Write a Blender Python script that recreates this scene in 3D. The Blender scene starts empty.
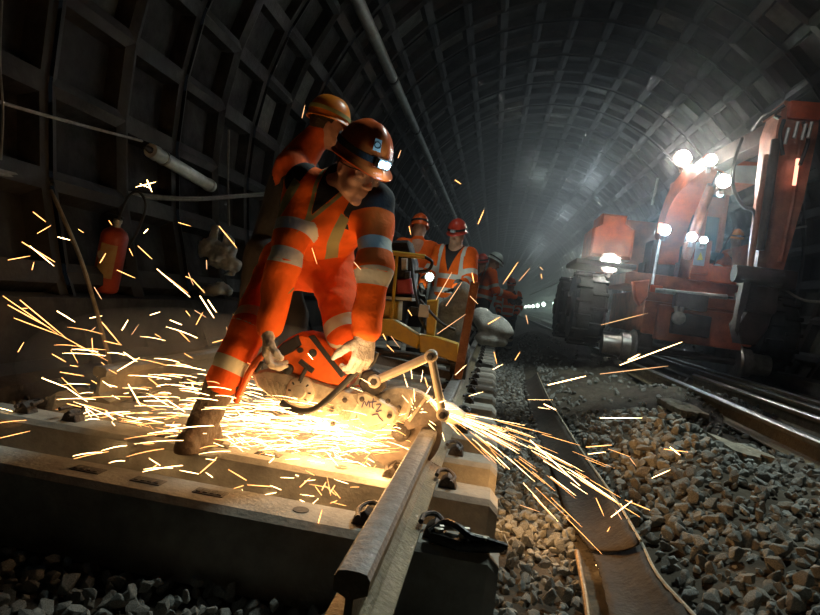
import bpy, bmesh, math, random
import numpy as np
from mathutils import Matrix, Vector
random.seed(7); RNG = np.random.default_rng(7)
SC = bpy.context.scene
COL = SC.collection
V = lambda *a: np.array(a, float)
def unit(v):
    v = np.asarray(v, float); return v / np.linalg.norm(v)

# ------------------------------------------------------------------ camera
CAM = V(0, 0, .73); FPX = 600.
R_RIGHT = V(0.98145, 0.13967, 0.13142); R_UP = V(-0.13177, 0.00413, 0.99127); R_FWD = V(-0.13799, 0.99019, -0.02247)
def setup_camera():
    cd = bpy.data.cameras.new('camera'); cam = bpy.data.objects.new('camera', cd); COL.objects.link(cam)
    f = unit(R_FWD); r = unit(R_RIGHT - f * np.dot(R_RIGHT, f)); u = np.cross(r, f)
    m = Matrix(((r[0], u[0], -f[0], CAM[0]), (r[1], u[1], -f[1], CAM[1]), (r[2], u[2], -f[2], CAM[2]), (0, 0, 0, 1)))
    cam.matrix_world = m
    cd.sensor_width = 36; cd.lens = FPX / 820 * 36; cd.clip_start = .05; cd.clip_end = 400
    SC.camera = cam
    return r, u, f
_r, _u, _f = setup_camera()
def ray(x, y): return (_r * (x - 410) - _u * (y - 307.5) + _f * FPX) / FPX
def P(x, y, Y):          # survey helper: the point of the place seen at (x, y) that lies Y metres down the track
    d = ray(x, y); return CAM + d * ((Y - CAM[1]) / d[1])
def PZ(x, y, z):
    d = ray(x, y); return CAM + d * ((z - CAM[2]) / d[2])
def proj(p):
    q = np.asarray(p, float) - CAM; c = q @ _f
    return 410 + FPX * (q @ _r) / c, 307.5 - FPX * (q @ _u) / c, c

# ------------------------------------------------------------------ materials
def mat(name, col, rough=.7, metal=0., var=.0, vscale=8., bump=0., bscale=40., spec=.5, col2=None, emit=None, estr=0., sheen=0., trans=0.):
    m = bpy.data.materials.new(name); m.use_nodes = True
    nt = m.node_tree; N = nt.nodes; L = nt.links; b = N['Principled BSDF']
    b.inputs['Base Color'].default_value = (*col, 1); b.inputs['Roughness'].default_value = rough
    b.inputs['Metallic'].default_value = metal; b.inputs['Specular IOR Level'].default_value = spec
    if trans: b.inputs['Transmission Weight'].default_value = trans
    if emit:
        b.inputs['Emission Color'].default_value = (*emit, 1); b.inputs['Emission Strength'].default_value = estr
    tc = N.new('ShaderNodeTexCoord')
    if var or col2:
        n = N.new('ShaderNodeTexNoise'); n.inputs['Scale'].default_value = vscale; n.inputs['Detail'].default_value = 5; n.inputs['Roughness'].default_value = .65
        L.new(tc.outputs['Object'], n.inputs['Vector'])
        rp = N.new('ShaderNodeValToRGB'); rp.color_ramp.elements[0].position = .32; rp.color_ramp.elements[1].position = .68
        c2 = col2 or tuple(min(1, c * (1 + var)) for c in col)
        c1 = col if col2 else tuple(c * (1 - var) for c in col)
        rp.color_ramp.elements[0].color = (*c1, 1); rp.color_ramp.elements[1].color = (*c2, 1)
        L.new(n.outputs['Fac'], rp.inputs['Fac']); L.new(rp.outputs['Color'], b.inputs['Base Color'])
    if bump:
        n2 = N.new('ShaderNodeTexNoise'); n2.inputs['Scale'].default_value = bscale; n2.inputs['Detail'].default_value = 6
        L.new(tc.outputs['Object'], n2.inputs['Vector'])
        bp = N.new('ShaderNodeBump'); bp.inputs['Strength'].default_value = bump; bp.inputs['Distance'].default_value = .02
        L.new(n2.outputs['Fac'], bp.inputs['Height']); L.new(bp.outputs['Normal'], b.inputs['Normal'])
    m.cycles.emission_sampling = 'NONE'
    return m
def cloth_mat(name, base, band=(.55, .55, .5), dark=(.03, .03, .032), trim=(.28, .26, .12), dirt=.35):
    """cloth with sewn reflective bands, dark yokes, painted shade and trim: where each lies is stored on the mesh"""
    m = bpy.data.materials.new(name); m.use_nodes = True
    nt = m.node_tree; N = nt.nodes; L = nt.links; b = N['Principled BSDF']
    b.inputs['Roughness'].default_value = .8; b.inputs['Specular IOR Level'].default_value = .25
    tc = N.new('ShaderNodeTexCoord'); n = N.new('ShaderNodeTexNoise'); n.inputs['Scale'].default_value = 7; n.inputs['Detail'].default_value = 6
    L.new(tc.outputs['Object'], n.inputs['Vector'])
    rp = N.new('ShaderNodeValToRGB'); rp.color_ramp.elements[0].position = .3; rp.color_ramp.elements[1].position = .6
    rp.color_ramp.elements[0].color = (*[c * (1 - dirt) for c in base], 1); rp.color_ramp.elements[1].color = (*base, 1)
    L.new(n.outputs['Fac'], rp.inputs['Fac']); cur = rp.outputs['Color']
    for a, c in (('dark', dark), ('trim', trim), ('band', band)):
        at = N.new('ShaderNodeAttribute'); at.attribute_name = a
        gt = N.new('ShaderNodeMath'); gt.operation = 'GREATER_THAN'; gt.inputs[1].default_value = 0
        L.new(at.outputs['Fac'], gt.inputs[0])
        mx = N.new('ShaderNodeMix'); mx.data_type = 'RGBA'; mx.inputs[7].default_value = (*c, 1)
        L.new(gt.outputs[0], mx.inputs[0]); L.new(cur, mx.inputs[6]); cur = mx.outputs[2]
    L.new(cur, b.inputs['Base Color'])
    n2 = N.new('ShaderNodeTexNoise'); n2.inputs['Scale'].default_value = 60; L.new(tc.outputs['Object'], n2.inputs['Vector'])
    bp = N.new('ShaderNodeBump'); bp.inputs['Strength'].default_value = .25; bp.inputs['Distance'].default_value = .01
    L.new(n2.outputs['Fac'], bp.inputs['Height']); L.new(bp.outputs['Normal'], b.inputs['Normal'])
    return m
def glow(name, col, s):
    m = bpy.data.materials.new(name); m.use_nodes = True
    nt = m.node_tree; nt.nodes.clear(); e = nt.nodes.new('ShaderNodeEmission'); o = nt.nodes.new('ShaderNodeOutputMaterial')
    e.inputs['Color'].default_value = (*col, 1); e.inputs['Strength'].default_value = s
    nt.links.new(e.outputs[0], o.inputs['Surface']); m.cycles.emission_sampling = 'NONE'
    return m

# ------------------------------------------------------------------ objects
def tag(o, label=None, cat=None, group=None, kind=None):
    if label: o['label'] = label
    if cat: o['category'] = cat
    if group: o['group'] = group
    if kind: o['kind'] = kind
    return o
def root_pos(o):
    p = V(0, 0, 0)
    while o is not None: p = p + np.array(o.location); o = o.parent
    return p
def empty(name, loc, label=None, cat=None, group=None):
    o = bpy.data.objects.new(name, None); COL.objects.link(o); o.location = tuple(loc); o.empty_display_size = .1
    return tag(o, label, cat, group)
def mesh_obj(name, verts, faces, m, parent=None, base=None, smooth=30, attrs=None):
    verts = np.asarray(verts, float)
    base = root_pos(parent) if parent is not None else (np.zeros(3) if base is None else np.asarray(base, float))
    me = bpy.data.meshes.new(name); me.from_pydata((verts - base).tolist(), [], faces if isinstance(faces, list) else faces.tolist())
    for a, vals in (attrs or {}).items():
        at = me.attributes.new(a, 'FLOAT', 'POINT'); at.data.foreach_set('value', np.asarray(vals, np.float32))
    ms = m if isinstance(m, (list, tuple)) else [m]
    for k in ms: me.materials.append(k)
    me.update()
    if smooth:
        me.polygons.foreach_set('use_smooth', [True] * len(me.polygons))
        if smooth < 180: me.set_sharp_from_angle(angle=math.radians(smooth))
    o = bpy.data.objects.new(name, me); COL.objects.link(o)
    if parent is not None: o.parent = parent
    else: o.location = tuple(base)
    return o
class MB:
    """collects shapes in world coordinates; build() links them as one mesh"""
    def __init__(s): s.v = []; s.f = []; s.mi = []; s.cur = 0
    def add(s, v, f):
        n = len(s.v); s.v += [tuple(map(float, p)) for p in v]; s.f += [[i + n for i in q] for q in f]; s.mi += [s.cur] * len(f); return s
    def box(s, c, size, ax=None, ch=0.):
        ax = np.eye(3) if ax is None else np.asarray(ax, float); c = np.asarray(c, float); h = np.asarray(size, float) / 2
        if ch <= 0:
            pts = [(a, b, d) for a in (-1, 1) for b in (-1, 1) for d in (-1, 1)]
            v = [c + (np.array(p) * h) @ ax for p in pts]
            return s.add(v, [[0, 1, 3, 2], [4, 6, 7, 5], [0, 4, 5, 1], [2, 3, 7, 6], [0, 2, 6, 4], [1, 5, 7, 3]])
        bm = bmesh.new(); bmesh.ops.create_cube(bm, size=1)
        for q in bm.verts: q.co = Vector((q.co.x * 2 * h[0], q.co.y * 2 * h[1], q.co.z * 2 * h[2]))
        bmesh.ops.bevel(bm, geom=bm.edges[:], offset=min(ch, min(h) * .9), segments=2, profile=.7, affect='EDGES')
        bm.verts.index_update()
        s.add([c + np.array(q.co) @ ax for q in bm.verts], [[q.index for q in f.verts] for f in bm.faces]); bm.free(); return s
    def tube(s, pts, r, n=10, cap=True, ph=0.):
        pts = [np.asarray(p, float) for p in pts]; k = len(pts); rr = r if isinstance(r, (list, tuple, np.ndarray)) else [r] * k
        t0 = unit(pts[1] - pts[0]); up = V(0, 0, 1) if abs(t0[2]) < .9 else V(1, 0, 0); a = unit(np.cross(t0, up))
        v = []; f = []
        for i in range(k):
            t = unit(pts[min(i + 1, k - 1)] - pts[max(i - 1, 0)]); a = unit(a - t * (a @ t)); b = np.cross(t, a)
            for j in range(n):
                w = 2 * math.pi * j / n + ph; v.append(pts[i] + rr[i] * (a * math.cos(w) + b * math.sin(w)))
        for i in range(k - 1):
            for j in range(n): f.append([i * n + j, (i * n + (j + 1) % n), (i + 1) * n + (j + 1) % n, (i + 1) * n + j])
        if cap: f += [list(range(n))[::-1], [(k - 1) * n + j for j in range(n)]]
        return s.add(v, f)
    def lathe(s, o, axis, prof, n=24):
        """prof: (distance along axis, radius)"""
        o = np.asarray(o, float); t = unit(axis); up = V(0, 0, 1) if abs(t[2]) < .9 else V(1, 0, 0); a = unit(np.cross(t, up)); b = np.cross(t, a)
        v = []; f = []; k = len(prof)
        for d, r in prof:
            for j in range(n):
                w = 2 * math.pi * j / n; v.append(o + t * d + max(r, 1e-4) * (a * math.cos(w) + b * math.sin(w)))
        for i in range(k - 1):
            for j in range(n): f.append([i * n + j, i * n + (j + 1) % n, (i + 1) * n + (j + 1) % n, (i + 1) * n + j])
        f += [list(range(n))[::-1], [(k - 1) * n + j for j in range(n)]]
        return s.add(v, f)
    def prism(s, pts, ext, ch=0.):
        """closed outline of world points pushed out along ext, edges chamfered by ch"""
        pts = [np.asarray(p, float) for p in pts]; ext = np.asarray(ext, float); c = sum(pts) / len(pts); n = len(pts)
        if ch <= 0: rings = [(0, 1), (1, 1)]
        else:
            L = np.linalg.norm(ext); e = min(ch / L, .45); sz = np.mean([np.linalg.norm(p - c) for p in pts]); k = 1 - ch / sz
            rings = [(0, k), (e, 1), (1 - e, 1), (1, k)]
        v = []
        for e, k in rings: v += [c + (p - c) * k + ext * e for p in pts]
        f = []
        for i in range(len(rings) - 1):
            for j in range(n): f.append([i * n + j, i * n + (j + 1) % n, (i + 1) * n + (j + 1) % n, (i + 1) * n + j])
        f += [list(range(n))[::-1], [(len(rings) - 1) * n + j for j in range(n)]]
        return s.add(v, f)
    def build(s, name, m, parent=None, base=None, smooth=35):
        o = mesh_obj(name, s.v, s.f, m, parent, base, smooth)
        if any(s.mi): o.data.polygons.foreach_set('material_index', s.mi)
        bm = bmesh.new(); bm.from_mesh(o.data); bmesh.ops.recalc_face_normals(bm, faces=bm.faces); bm.to_mesh(o.data); bm.free()
        return o
def spline(pts, n=8):
    pts = [np.asarray(p, float) for p in pts]; q = [2 * pts[0] - pts[1]] + pts + [2 * pts[-1] - pts[-2]]; out = []
    for i in range(1, len(q) - 2):
        for k in range(n):
            t = k / n; out.append(.5 * (2 * q[i] + (q[i + 1] - q[i - 1]) * t + (2 * q[i - 1] - 5 * q[i] + 4 * q[i + 1] - q[i + 2]) * t * t + (3 * q[i] - q[i - 1] - 3 * q[i + 1] + q[i + 2]) * t ** 3))
    return out + [pts[-1]]
def copy_tree(o, parent=None):
    c = o.copy(); COL.objects.link(c); c.parent = parent
    for ch in list(o.children): copy_tree(ch, c)
    return c

# ------------------------------------------------------------------ smooth bodies from distance fields
def smin(a, b, k):
    h = np.clip(.5 + .5 * (b - a) / k, 0, 1); return b * (1 - h) + a * h - k * h * (1 - h)
class Field:
    def __init__(s, lo, hi, h):
        s.lo = np.asarray(lo, float); s.h = h; s.n = np.ceil((np.asarray(hi) - s.lo) / h).astype(int) + 1
        s.d = np.full(s.n, 1., np.float32)
    def _sub(s, lo, hi):
        a = np.clip(np.floor((lo - s.lo) / s.h).astype(int), 0, s.n); b = np.clip(np.ceil((hi - s.lo) / s.h).astype(int) + 1, 0, s.n)
        if np.any(b <= a): return None, None
        g = np.meshgrid(*[s.lo[i] + s.h * np.arange(a[i], b[i]) for i in range(3)], indexing='ij')
        return tuple(slice(a[i], b[i]) for i in range(3)), g
    def _put(s, sl, b, k, neg=False):
        if neg: s.d[sl] = -smin(-s.d[sl], b, k)
        else: s.d[sl] = smin(s.d[sl], b, k)
    def cone(s, a, b, ra, rb, k=.02, neg=False):
        a = np.asarray(a, float); b = np.asarray(b, float); m = max(ra, rb) + k + 3 * s.h
        sl, g = s._sub(np.minimum(a, b) - m, np.maximum(a, b) + m)
        if sl is None: return
        ba = b - a; q = [g[i] - a[i] for i in range(3)]; l2 = max(ba @ ba, 1e-9)
        t = np.clip((q[0] * ba[0] + q[1] * ba[1] + q[2] * ba[2]) / l2, 0, 1)
        d = np.sqrt(sum((q[i] - t * ba[i]) ** 2 for i in range(3))) - (ra + (rb - ra) * t)
        s._put(sl, d.astype(np.float32), k, neg)
    def ell(s, c, r, ax=None, k=.02, neg=False):
        c = np.asarray(c, float); ax = np.eye(3) if ax is None else np.asarray(ax, float); m = max(r) + k + 3 * s.h
        sl, g = s._sub(c - m, c + m)
        if sl is None: return
        q = [g[i] - c[i] for i in range(3)]; e = [sum(q[i] * ax[j][i] for i in range(3)) for j in range(3)]
        k0 = np.sqrt(sum((e[j] / r[j]) ** 2 for j in range(3))) + 1e-9; k1 = np.sqrt(sum((e[j] / r[j] ** 2) ** 2 for j in range(3))) + 1e-9
        s._put(sl, (k0 * (k0 - 1) / k1).astype(np.float32), k, neg)
    def wrinkle(s, amp, scale, seed=0, octaves=3):
        idx = np.argwhere(np.abs(s.d) < .03); p = s.lo + idx * s.h; r = np.random.default_rng(seed); w = np.zeros(len(p))
        for o in range(octaves):
            for _ in range(4):
                w += np.sin(p @ (unit(r.normal(size=3)) * scale * 1.8 ** o) + r.uniform(0, 6) + 1.5 * np.sin(p @ (r.normal(size=3) * scale * .4))) / 4 / 1.6 ** o
        s.d[tuple(idx.T)] += (amp * w).astype(np.float32)
    def cut_below(s, z, k=.006):
        zz = (s.lo[2] + s.h * np.arange(s.n[2]))[None, None, :]; s.d = np.maximum(s.d, (z - zz).astype(np.float32))
    def mesh(s):
        d = s.d; d[0] = d[-1] = 1; d[:, 0] = d[:, -1] = 1; d[:, :, 0] = d[:, :, -1] = 1
        S = d < 0; off = [(i, j, k) for i in (0, 1) for j in (0, 1) for k in (0, 1)]; nx, ny, nz = d.shape
        c = sum(S[i:nx - 1 + i, j:ny - 1 + j, k:nz - 1 + k].astype(np.int8) for i, j, k in off)
        act = (c > 0) & (c < 8); ai = np.argwhere(act); idx = np.full(act.shape, -1, np.int64); idx[act] = np.arange(len(ai))
        val = np.stack([d[ai[:, 0] + i, ai[:, 1] + j, ai[:, 2] + k] for i, j, k in off], 1); acc = np.zeros((len(ai), 3)); cnt = np.zeros(len(ai))
        for a in range(8):
            for b in range(a + 1, 8):
                if sum(abs(off[a][q] - off[b][q]) for q in range(3)) != 1: continue
                m = (val[:, a] < 0) != (val[:, b] < 0); t = np.where(m, val[:, a] / np.where(m, val[:, a] - val[:, b], 1), 0)[:, None]
                acc += m[:, None] * (np.array(off[a]) + t * (np.array(off[b]) - np.array(off[a]))); cnt += m
        v = s.lo + s.h * (ai + acc / np.maximum(cnt, 1)[:, None]); F = []
        for ax in range(3):
            o1, o2 = (ax + 1) % 3, (ax + 2) % 3; sa = np.take(S, range(0, d.shape[ax] - 1), ax); sb = np.take(S, range(1, d.shape[ax]), ax)
            e = np.argwhere(sa != sb); e = e[(e[:, o1] > 0) & (e[:, o2] > 0) & (e[:, o1] < d.shape[o1] - 1) & (e[:, o2] < d.shape[o2] - 1)]
            ins = sa[tuple(e.T)]
            def g(a, b):
                q = e.copy(); q[:, o1] += a; q[:, o2] += b; return idx[tuple(q.T)]
            q = np.stack([g(-1, -1), g(0, -1), g(0, 0), g(-1, 0)], 1); q[~ins] = q[~ins][:, ::-1]; F.append(q)
        return v, np.concatenate(F)
    def build(s, name, m, parent=None, base=None, attr=None):
        v, f = s.mesh(); f = f[(f >= 0).all(1)]
        return mesh_obj(name, v, f, m, parent, base, 180, attr(v) if attr else None)
def seg_t(p, a, b):
    ba = b - a; t = ((p - a) @ ba) / (ba @ ba); tc = np.clip(t, 0, 1)
    return np.linalg.norm(p - a - tc[:, None] * ba, axis=1), t * np.linalg.norm(ba), np.linalg.norm(ba)
# ------------------------------------------------------------------ people
def rot_about(v, ax, ang):
    ax = unit(ax); c, s_ = math.cos(ang), math.sin(ang); return v * c + np.cross(ax, v) * s_ + ax * (ax @ v) * (1 - c)
def hand_shape(F, w, d, n, side, curl, sc=1.0, spread=.05, thumb=.5):
    d = unit(d); n = unit(n - d * (n @ d)); s = np.cross(d, n) * side; k = .008
    L = [(.042, .027, .022), (.047, .031, .024), (.044, .029, .023), (.034, .022, .02)]
    for j in range(4):
        o = s * (.031 - .021 * j) * sc; b = w + d * (.092 - .004 * abs(j - 1)) * sc + o
        F.cone(w + d * .012 * sc + o * .75, b, .0185 * sc, .0145 * sc, .012)
        dd = unit(d + s * spread * (1.5 - j)); p = b; a = np.cross(dd, n)
        for q in range(3):
            dd = rot_about(dd, a, curl[q] * (1 + .06 * j)); e = p + dd * L[j][q] * sc
            F.cone(p, e, (.0122 - .0012 * q) * sc, (.0112 - .0012 * q) * sc, k * .6); p = e
    t0 = w + d * .028 * sc + s * .026 * sc; td = unit(d * .62 + s * .68 + n * .3); p = t0
    for q, l in enumerate((.046, .036, .028)):
        e = p + td * l * sc; F.cone(p, e, (.0165 - .002 * q) * sc, (.0145 - .002 * q) * sc, .01); p = e
        td = unit(td + n * thumb * .6 - s * thumb * .5)
def helmet_parts(root, c, f, u, m_shell, m_strap, m_lamp, m_lens, k=1.0, seg=28, sticker=None):
    r = np.cross(f, u); ax = np.stack([r, f, u])
    def W(x, y, z): return c + k * (x * r + y * f + z * u)
    v = []; F = []; rows = 11
    for i in range(rows + 1):
        el = math.pi / 2 * (1 - i / rows)
        for j in range(seg):
            a = 2 * math.pi * j / seg; ce = math.cos(el) ** .82
            x = .112 * ce * math.cos(a); y = .136 * ce * math.sin(a); z = .150 * math.sin(el) ** .95
            if abs(x) < .028 and el < 1.5: z += .007 * (1 - abs(x) / .028) ** .5; 
            if abs(x) < .028: y += .004 * math.copysign(1, y)
            v.append(W(x, y, z))
    n0 = rows * seg
    for q, (dr, dz) in enumerate(((.008, -.006), (.012, -.012), (.010, -.016), (-.004, -.012))):
        for j in range(seg):
            a = 2 * math.pi * j / seg; pk = max(0, math.sin(a)) ** 2.2 * (.045 if q < 3 else .0)
            rx, ry = .112 + dr, .136 + dr
            v.append(W(rx * math.cos(a), ry * math.sin(a) + pk, dz - pk * .35))
    for i in range(rows + 4):
        for j in range(seg): F.append([i * seg + j, (i + 1) * seg + j, (i + 1) * seg + (j + 1) % seg, i * seg + (j + 1) % seg])
    hel = mesh_obj('helmet', v, F, m_shell, root, smooth=50)
    b = MB(); path = []
    for j in range(37):
        a = 2 * math.pi * j / 36; zz = .038 + .012 * -math.sin(a); q = .955
        path.append((.114 * q * math.cos(a), .141 * q * math.sin(a), zz))
    vv = []; ff = []
    for x, y, z in path[:-1]:
        for s_, hgt in ((1.02, -.013), (1.055, -.012), (1.04, .012), (1.0, .013)): vv.append(W(x * s_, y * s_, z + hgt))
    for j in range(36):
        for q in range(4): ff.append([j * 4 + q, ((j + 1) % 36) * 4 + q, ((j + 1) % 36) * 4 + (q + 1) % 4, j * 4 + (q + 1) % 4])
    b.add(vv, ff); b.build('headlamp_strap', m_strap, hel)
    b = MB(); b.box(W(0, .152, .026), (.058 * k, .03 * k, .036 * k), ax, .006); lamp = b.build('headlamp', m_lamp, hel)
    b = MB(); b.lathe(W(-.011, .1665, .026), f, [(0, .0145 * k), (.004, .014 * k), (.006, .005 * k)], 14); b.lathe(W(.013, .1665, .026), f, [(0, .0145 * k), (.004, .012 * k), (.006, .005 * k)], 14); b.build('headlamp_lens', m_lens, lamp)
    if sticker: sticker(hel, W, r, f, u)
    return W(0, .19, .026)
def person(J, label, mats, h=.012, group=None, jk=None, category='person'):
    """one continuous body (the root mesh) with clothing as its children"""
    hs = J.get('s', 1.); hc = J['head']; f = unit(J['hf']); u = unit(J['hu'] - f * (J['hu'] @ f)); r = np.cross(f, u)
    sh, el, wr, hip, kn, an = (J[k] for k in ('sh', 'el', 'wr', 'hip', 'kn', 'an')); neck = J['neck']; pel = (hip[0] + hip[1]) / 2
    shm = (sh[0] + sh[1]) / 2; tu = unit(neck - pel); tr = unit(sh[0] - sh[1] - tu * ((sh[0] - sh[1]) @ tu)); tf = np.cross(tu, tr)
    zg = J.get('ground', (0, 0)); toe = J['toe']
    pts = np.array([hc, neck, pel, *sh, *el, *wr, *kn, *an, *toe]); lo = pts.min(0) - .28; hi = pts.max(0) + .28
    base = V(pel[0], pel[1], min(zg))
    B = Field(lo, hi, h)
    def w(x, y, z): return hc + hs * (x * r + y * f + z * u)
    B.ell(w(0, -.008, .03), hs * V(.074, .098, .092), (r, f, u), .02); B.ell(w(0, .03, -.045), hs * V(.058, .066, .082), (r, f, u), .03)
    B.cone(w(-.012, .076, -.108), w(.012, .076, -.108), .019 * hs, .019 * hs, .025)
    for sx in (-1, 1):
        B.cone(w(sx * .05, .05, -.075), w(sx * .055, .0, -.03), .02 * hs, .02 * hs, .03)
        B.ell(w(sx * .045, .066, -.022), hs * V(.024, .02, .02), (r, f, u), .02)
        B.cone(w(sx * .014, .09, .022), w(sx * .048, .076, .02), .011 * hs, .01 * hs, .012)
        B.ell(w(sx * .032, .101, .002), hs * V(.016, .012, .011), (r, f, u), .01, True)
        B.ell(w(sx * .032, .083, .002), hs * V(.0125, .0125, .0115), (r, f, u), .003)
        B.ell(w(sx * .079, -.006, -.008), hs * V(.009, .021, .033), (r, unit(f * .96 + u * .25), unit(u * .96 - f * .25)), .006)
        B.ell(w(sx * .088, .002, -.004), hs * V(.006, .01, .017), (r, f, u), .006, True)
        B.ell(w(sx * .011, .108, -.036), hs * V(.009, .01, .008), (r, f, u), .008)
    B.cone(w(0, .094, .008), w(0, .117, -.03), .0085 * hs, .0135 * hs, .014)
    B.cone(w(-.019, .09, -.063), w(.019, .09, -.063), .0075 * hs, .0075 * hs, .008); B.cone(w(-.016, .089, -.077), w(.016, .089, -.077), .009 * hs, .009 * hs, .008)
    B.cone(w(-.022, .104, -.07), w(.022, .104, -.07), .0035 * hs, .0035 * hs, .004, True)
    B.cone(w(0, -.02, -.06), neck - tu * .02, .054 * hs, .064 * hs, .03)
    B.cone(shm + (sh[0] - shm) * .7, shm + (sh[1] - shm) * .7, .06, .06, .05); B.cone(neck - tu * .06, pel, .09, .1, .06); B.cone(hip[0], hip[1], .08, .08, .05)
    for i in (0, 1):
        B.cone(shm + (sh[i] - shm) * .8, el[i], .05, .04, .03); B.cone(el[i], wr[i], .04, .028, .02); B.cone(wr[i], wr[i] + unit(J['hd'][i]) * .05, .026, .022, .015)
        B.cone(hip[i], kn[i], .078, .055, .04); B.cone(kn[i], an[i], .055, .038, .03); B.cone(an[i], toe[i] * .6 + an[i] * .4, .034, .03, .02)
    body = B.build('person', mats['skin'], None, base); tag(body, label, category, group)
    # --- trousers
    T = Field(lo, hi, h * 1.0); wa = pel + tu * .13
    T.cone(hip[0], hip[1], .105, .105, .06); T.cone(pel, wa, .125, .125, .06); T.cone(pel + tr * .05, wa + tr * .05, .115, .115, .04); T.cone(pel - tr * .05, wa - tr * .05, .115, .115, .04)
    for i in (0, 1):
        tl = J.get('leg_r', (.1, .088, .078)); T.cone(hip[i], kn[i], tl[0], tl[1], .045); T.cone(kn[i], an[i] + (kn[i] - an[i]) * J.get('cuff', (.14, .14))[i], tl[1], tl[2], .03)
    T.wrinkle(J.get('fold', .006), 26, 3)
    tb = J.get('tbands', (.45, .62))
    def tattr(v):
        d = [seg_t(v, hip[i], kn[i]) for i in (0, 1)] + [seg_t(v, kn[i], an[i]) for i in (0, 1)]
        near = np.argmin([q[0] for q in d], 0); L0 = [d[0][2], d[1][2]]
        t = np.choose(near, [d[0][1], d[1][1], d[2][1] + L0[0], d[3][1] + L0[1]])
        return {'band': np.max([.029 - np.abs(t - b) for b in tb], 0), 'dark': np.full(len(v), -1.), 'trim': np.full(len(v), -1.)}
    T.build('trousers', mats['trousers'], body, attr=tattr)
    # --- jacket
    K = Field(lo, hi, h); si = [shm + (sh[i] - shm) * .62 for i in (0, 1)]
    K.cone(shm + (sh[0] - shm) * .9, shm + (sh[1] - shm) * .9, .075, .075, .05); K.cone(neck - tu * .03, neck + unit(hc - neck) * J.get('collar', .012), .075 + J.get('collar', 0) * .2, .07 + J.get('collar', 0) * .12, .03)
    hem = pel + tu * J.get('hem', .06)
    for i in (0, 1): K.cone(si[i] - tu * .06, hem + (si[i] - shm) * .55, .105, J.get('hem_r', .125), .06)
    K.cone(shm - tu * .12 + tf * .02, hem + tf * .03, .12, J.get('hem_r', .125), .06)
    ar = J.get('arm_r', (.078, .066, .054))
    for i in (0, 1):
        K.cone(shm + (sh[i] - shm) * .95, el[i], ar[0], ar[1], .035); K.cone(el[i], wr[i], ar[1], ar[2], .025)
    K.wrinkle(J.get('fold', .0065), 24, 11)
    ab = J.get('abands', (.2, .34)); tbn = J.get('torso_bands', ()); vest = J.get('style') == 'vest'
    def kattr(v):
        d = [seg_t(v, sh[i], el[i]) for i in (0, 1)] + [seg_t(v, el[i], wr[i]) for i in (0, 1)] + [seg_t(v, neck, pel)]
        dist = np.array([d[0][0], d[1][0], d[2][0], d[3][0], np.maximum(d[4][0] - .085, 0)]); near = np.argmin(dist, 0)
        t = np.choose(near, [d[0][1], d[1][1], d[2][1] + d[0][2], d[3][1] + d[1][2], np.full(len(v), 9.)])
        band = np.max([.027 - np.abs(t - b) for b in ab], 0) if ab else np.full(len(v), -1.)
        x = (v - neck) @ tr; z = (v - neck) @ tu; y = (v - neck) @ tf; tors = near == 4
        for zb in tbn: band = np.where(tors, np.maximum(band, .025 - np.abs(z + zb)), band)
        dark = np.full(len(v), -1.); trim = np.full(len(v), -1.)
        if J.get('yoke'):
            # dark shoulder yoke, braces of reflective tape, V neck
            m_ = np.min(dist[:4], 0) - dist[4]; yl = -.085 + .35 * np.maximum(0, np.abs(x) - .2)
            front = np.minimum(z - yl, np.abs(x) - .112 - .1 * np.maximum(0, -z - .02)); back = np.minimum(z + .1, -.06 - y)
            dk = np.maximum(front, back); dark = np.minimum(dk, np.maximum(m_ + .02, .06 - np.where(t < 9, t, 0)))
            br = np.where((y > -.05) & (z > -.33) & (z < -.03), .021 - np.abs(np.abs(x) - .125), -1.); trim = np.maximum(trim, br); dark = np.where(br > -.004, np.minimum(dark, -br), dark)
            vn = (z + .15) * .42 - np.abs(x); vin = np.where(y > 0, vn - .02, -1.); dark = np.maximum(dark, vin); trim = np.where(y > 0, np.maximum(trim, np.where(vin > 0, -1, vn)), trim)
            hm = (v - hem) @ tu; trim = np.where(tors, np.maximum(trim, -.075 - hm), trim)
        elif J.get('shade_low'):
            dark = np.where(tors, -.1 - z, np.where(t < 9, t - .1, -1.))  # jacket and sleeves below the shoulders coloured dark to imitate shade
        elif vest:
            vn = (z + .26) * .34 - np.abs(x); dark = np.where(y > 0, vn, -1.); br = np.where(tors & (z > -.45), .02 - np.abs(np.abs(x) - .12), -1.); band = np.maximum(band, br) if J.get('braces') else band
        return {'band': band, 'dark': dark, 'trim': trim}
    K.build('jacket', mats['jacket'], body, attr=kattr)
    # --- boots and gloves
    for i in (0, 1):
        a, t = an[i], toe[i]; g = zg[i]; fd = unit((t - a) * V(1, 1, 0)); hb = h if h < .008 else .01
        O = Field(np.minimum(a, t) - .14, np.maximum(a + (kn[i] - a) * .35, t) + V(.14, .14, .1), hb)
        O.cone(a + unit(kn[i] - a) * .13, a, .064, .058, .02); O.cone(V(a[0], a[1], g + .05) - fd * .035, V(t[0], t[1], g + .048) - fd * .08, .048, .05, .03); O.cone(V(t[0], t[1], g + .048) - fd * .08, V(t[0], t[1], g + .042) - fd * .03, .05, .042, .02)
        O.cone(V(a[0], a[1], g + .012) - fd * .05, V(t[0], t[1], g + .012) - fd * .035, .05, .05, .008); O.cone(a, a + fd * .06 - V(0, 0, .03), .055, .045, .03)
        O.cone(a + unit(kn[i] - a) * .12, a + unit(kn[i] - a) * .14, .068, .068, .01)
        O.wrinkle(.003, 60, 5); O.cut_below(g); O.build('boot', mats['boot'], body)
        gw = wr[i]; gd = unit(J['hd'][i]); gn = unit(J['hn'][i]); hh = .0042 if h < .008 else .007
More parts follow.
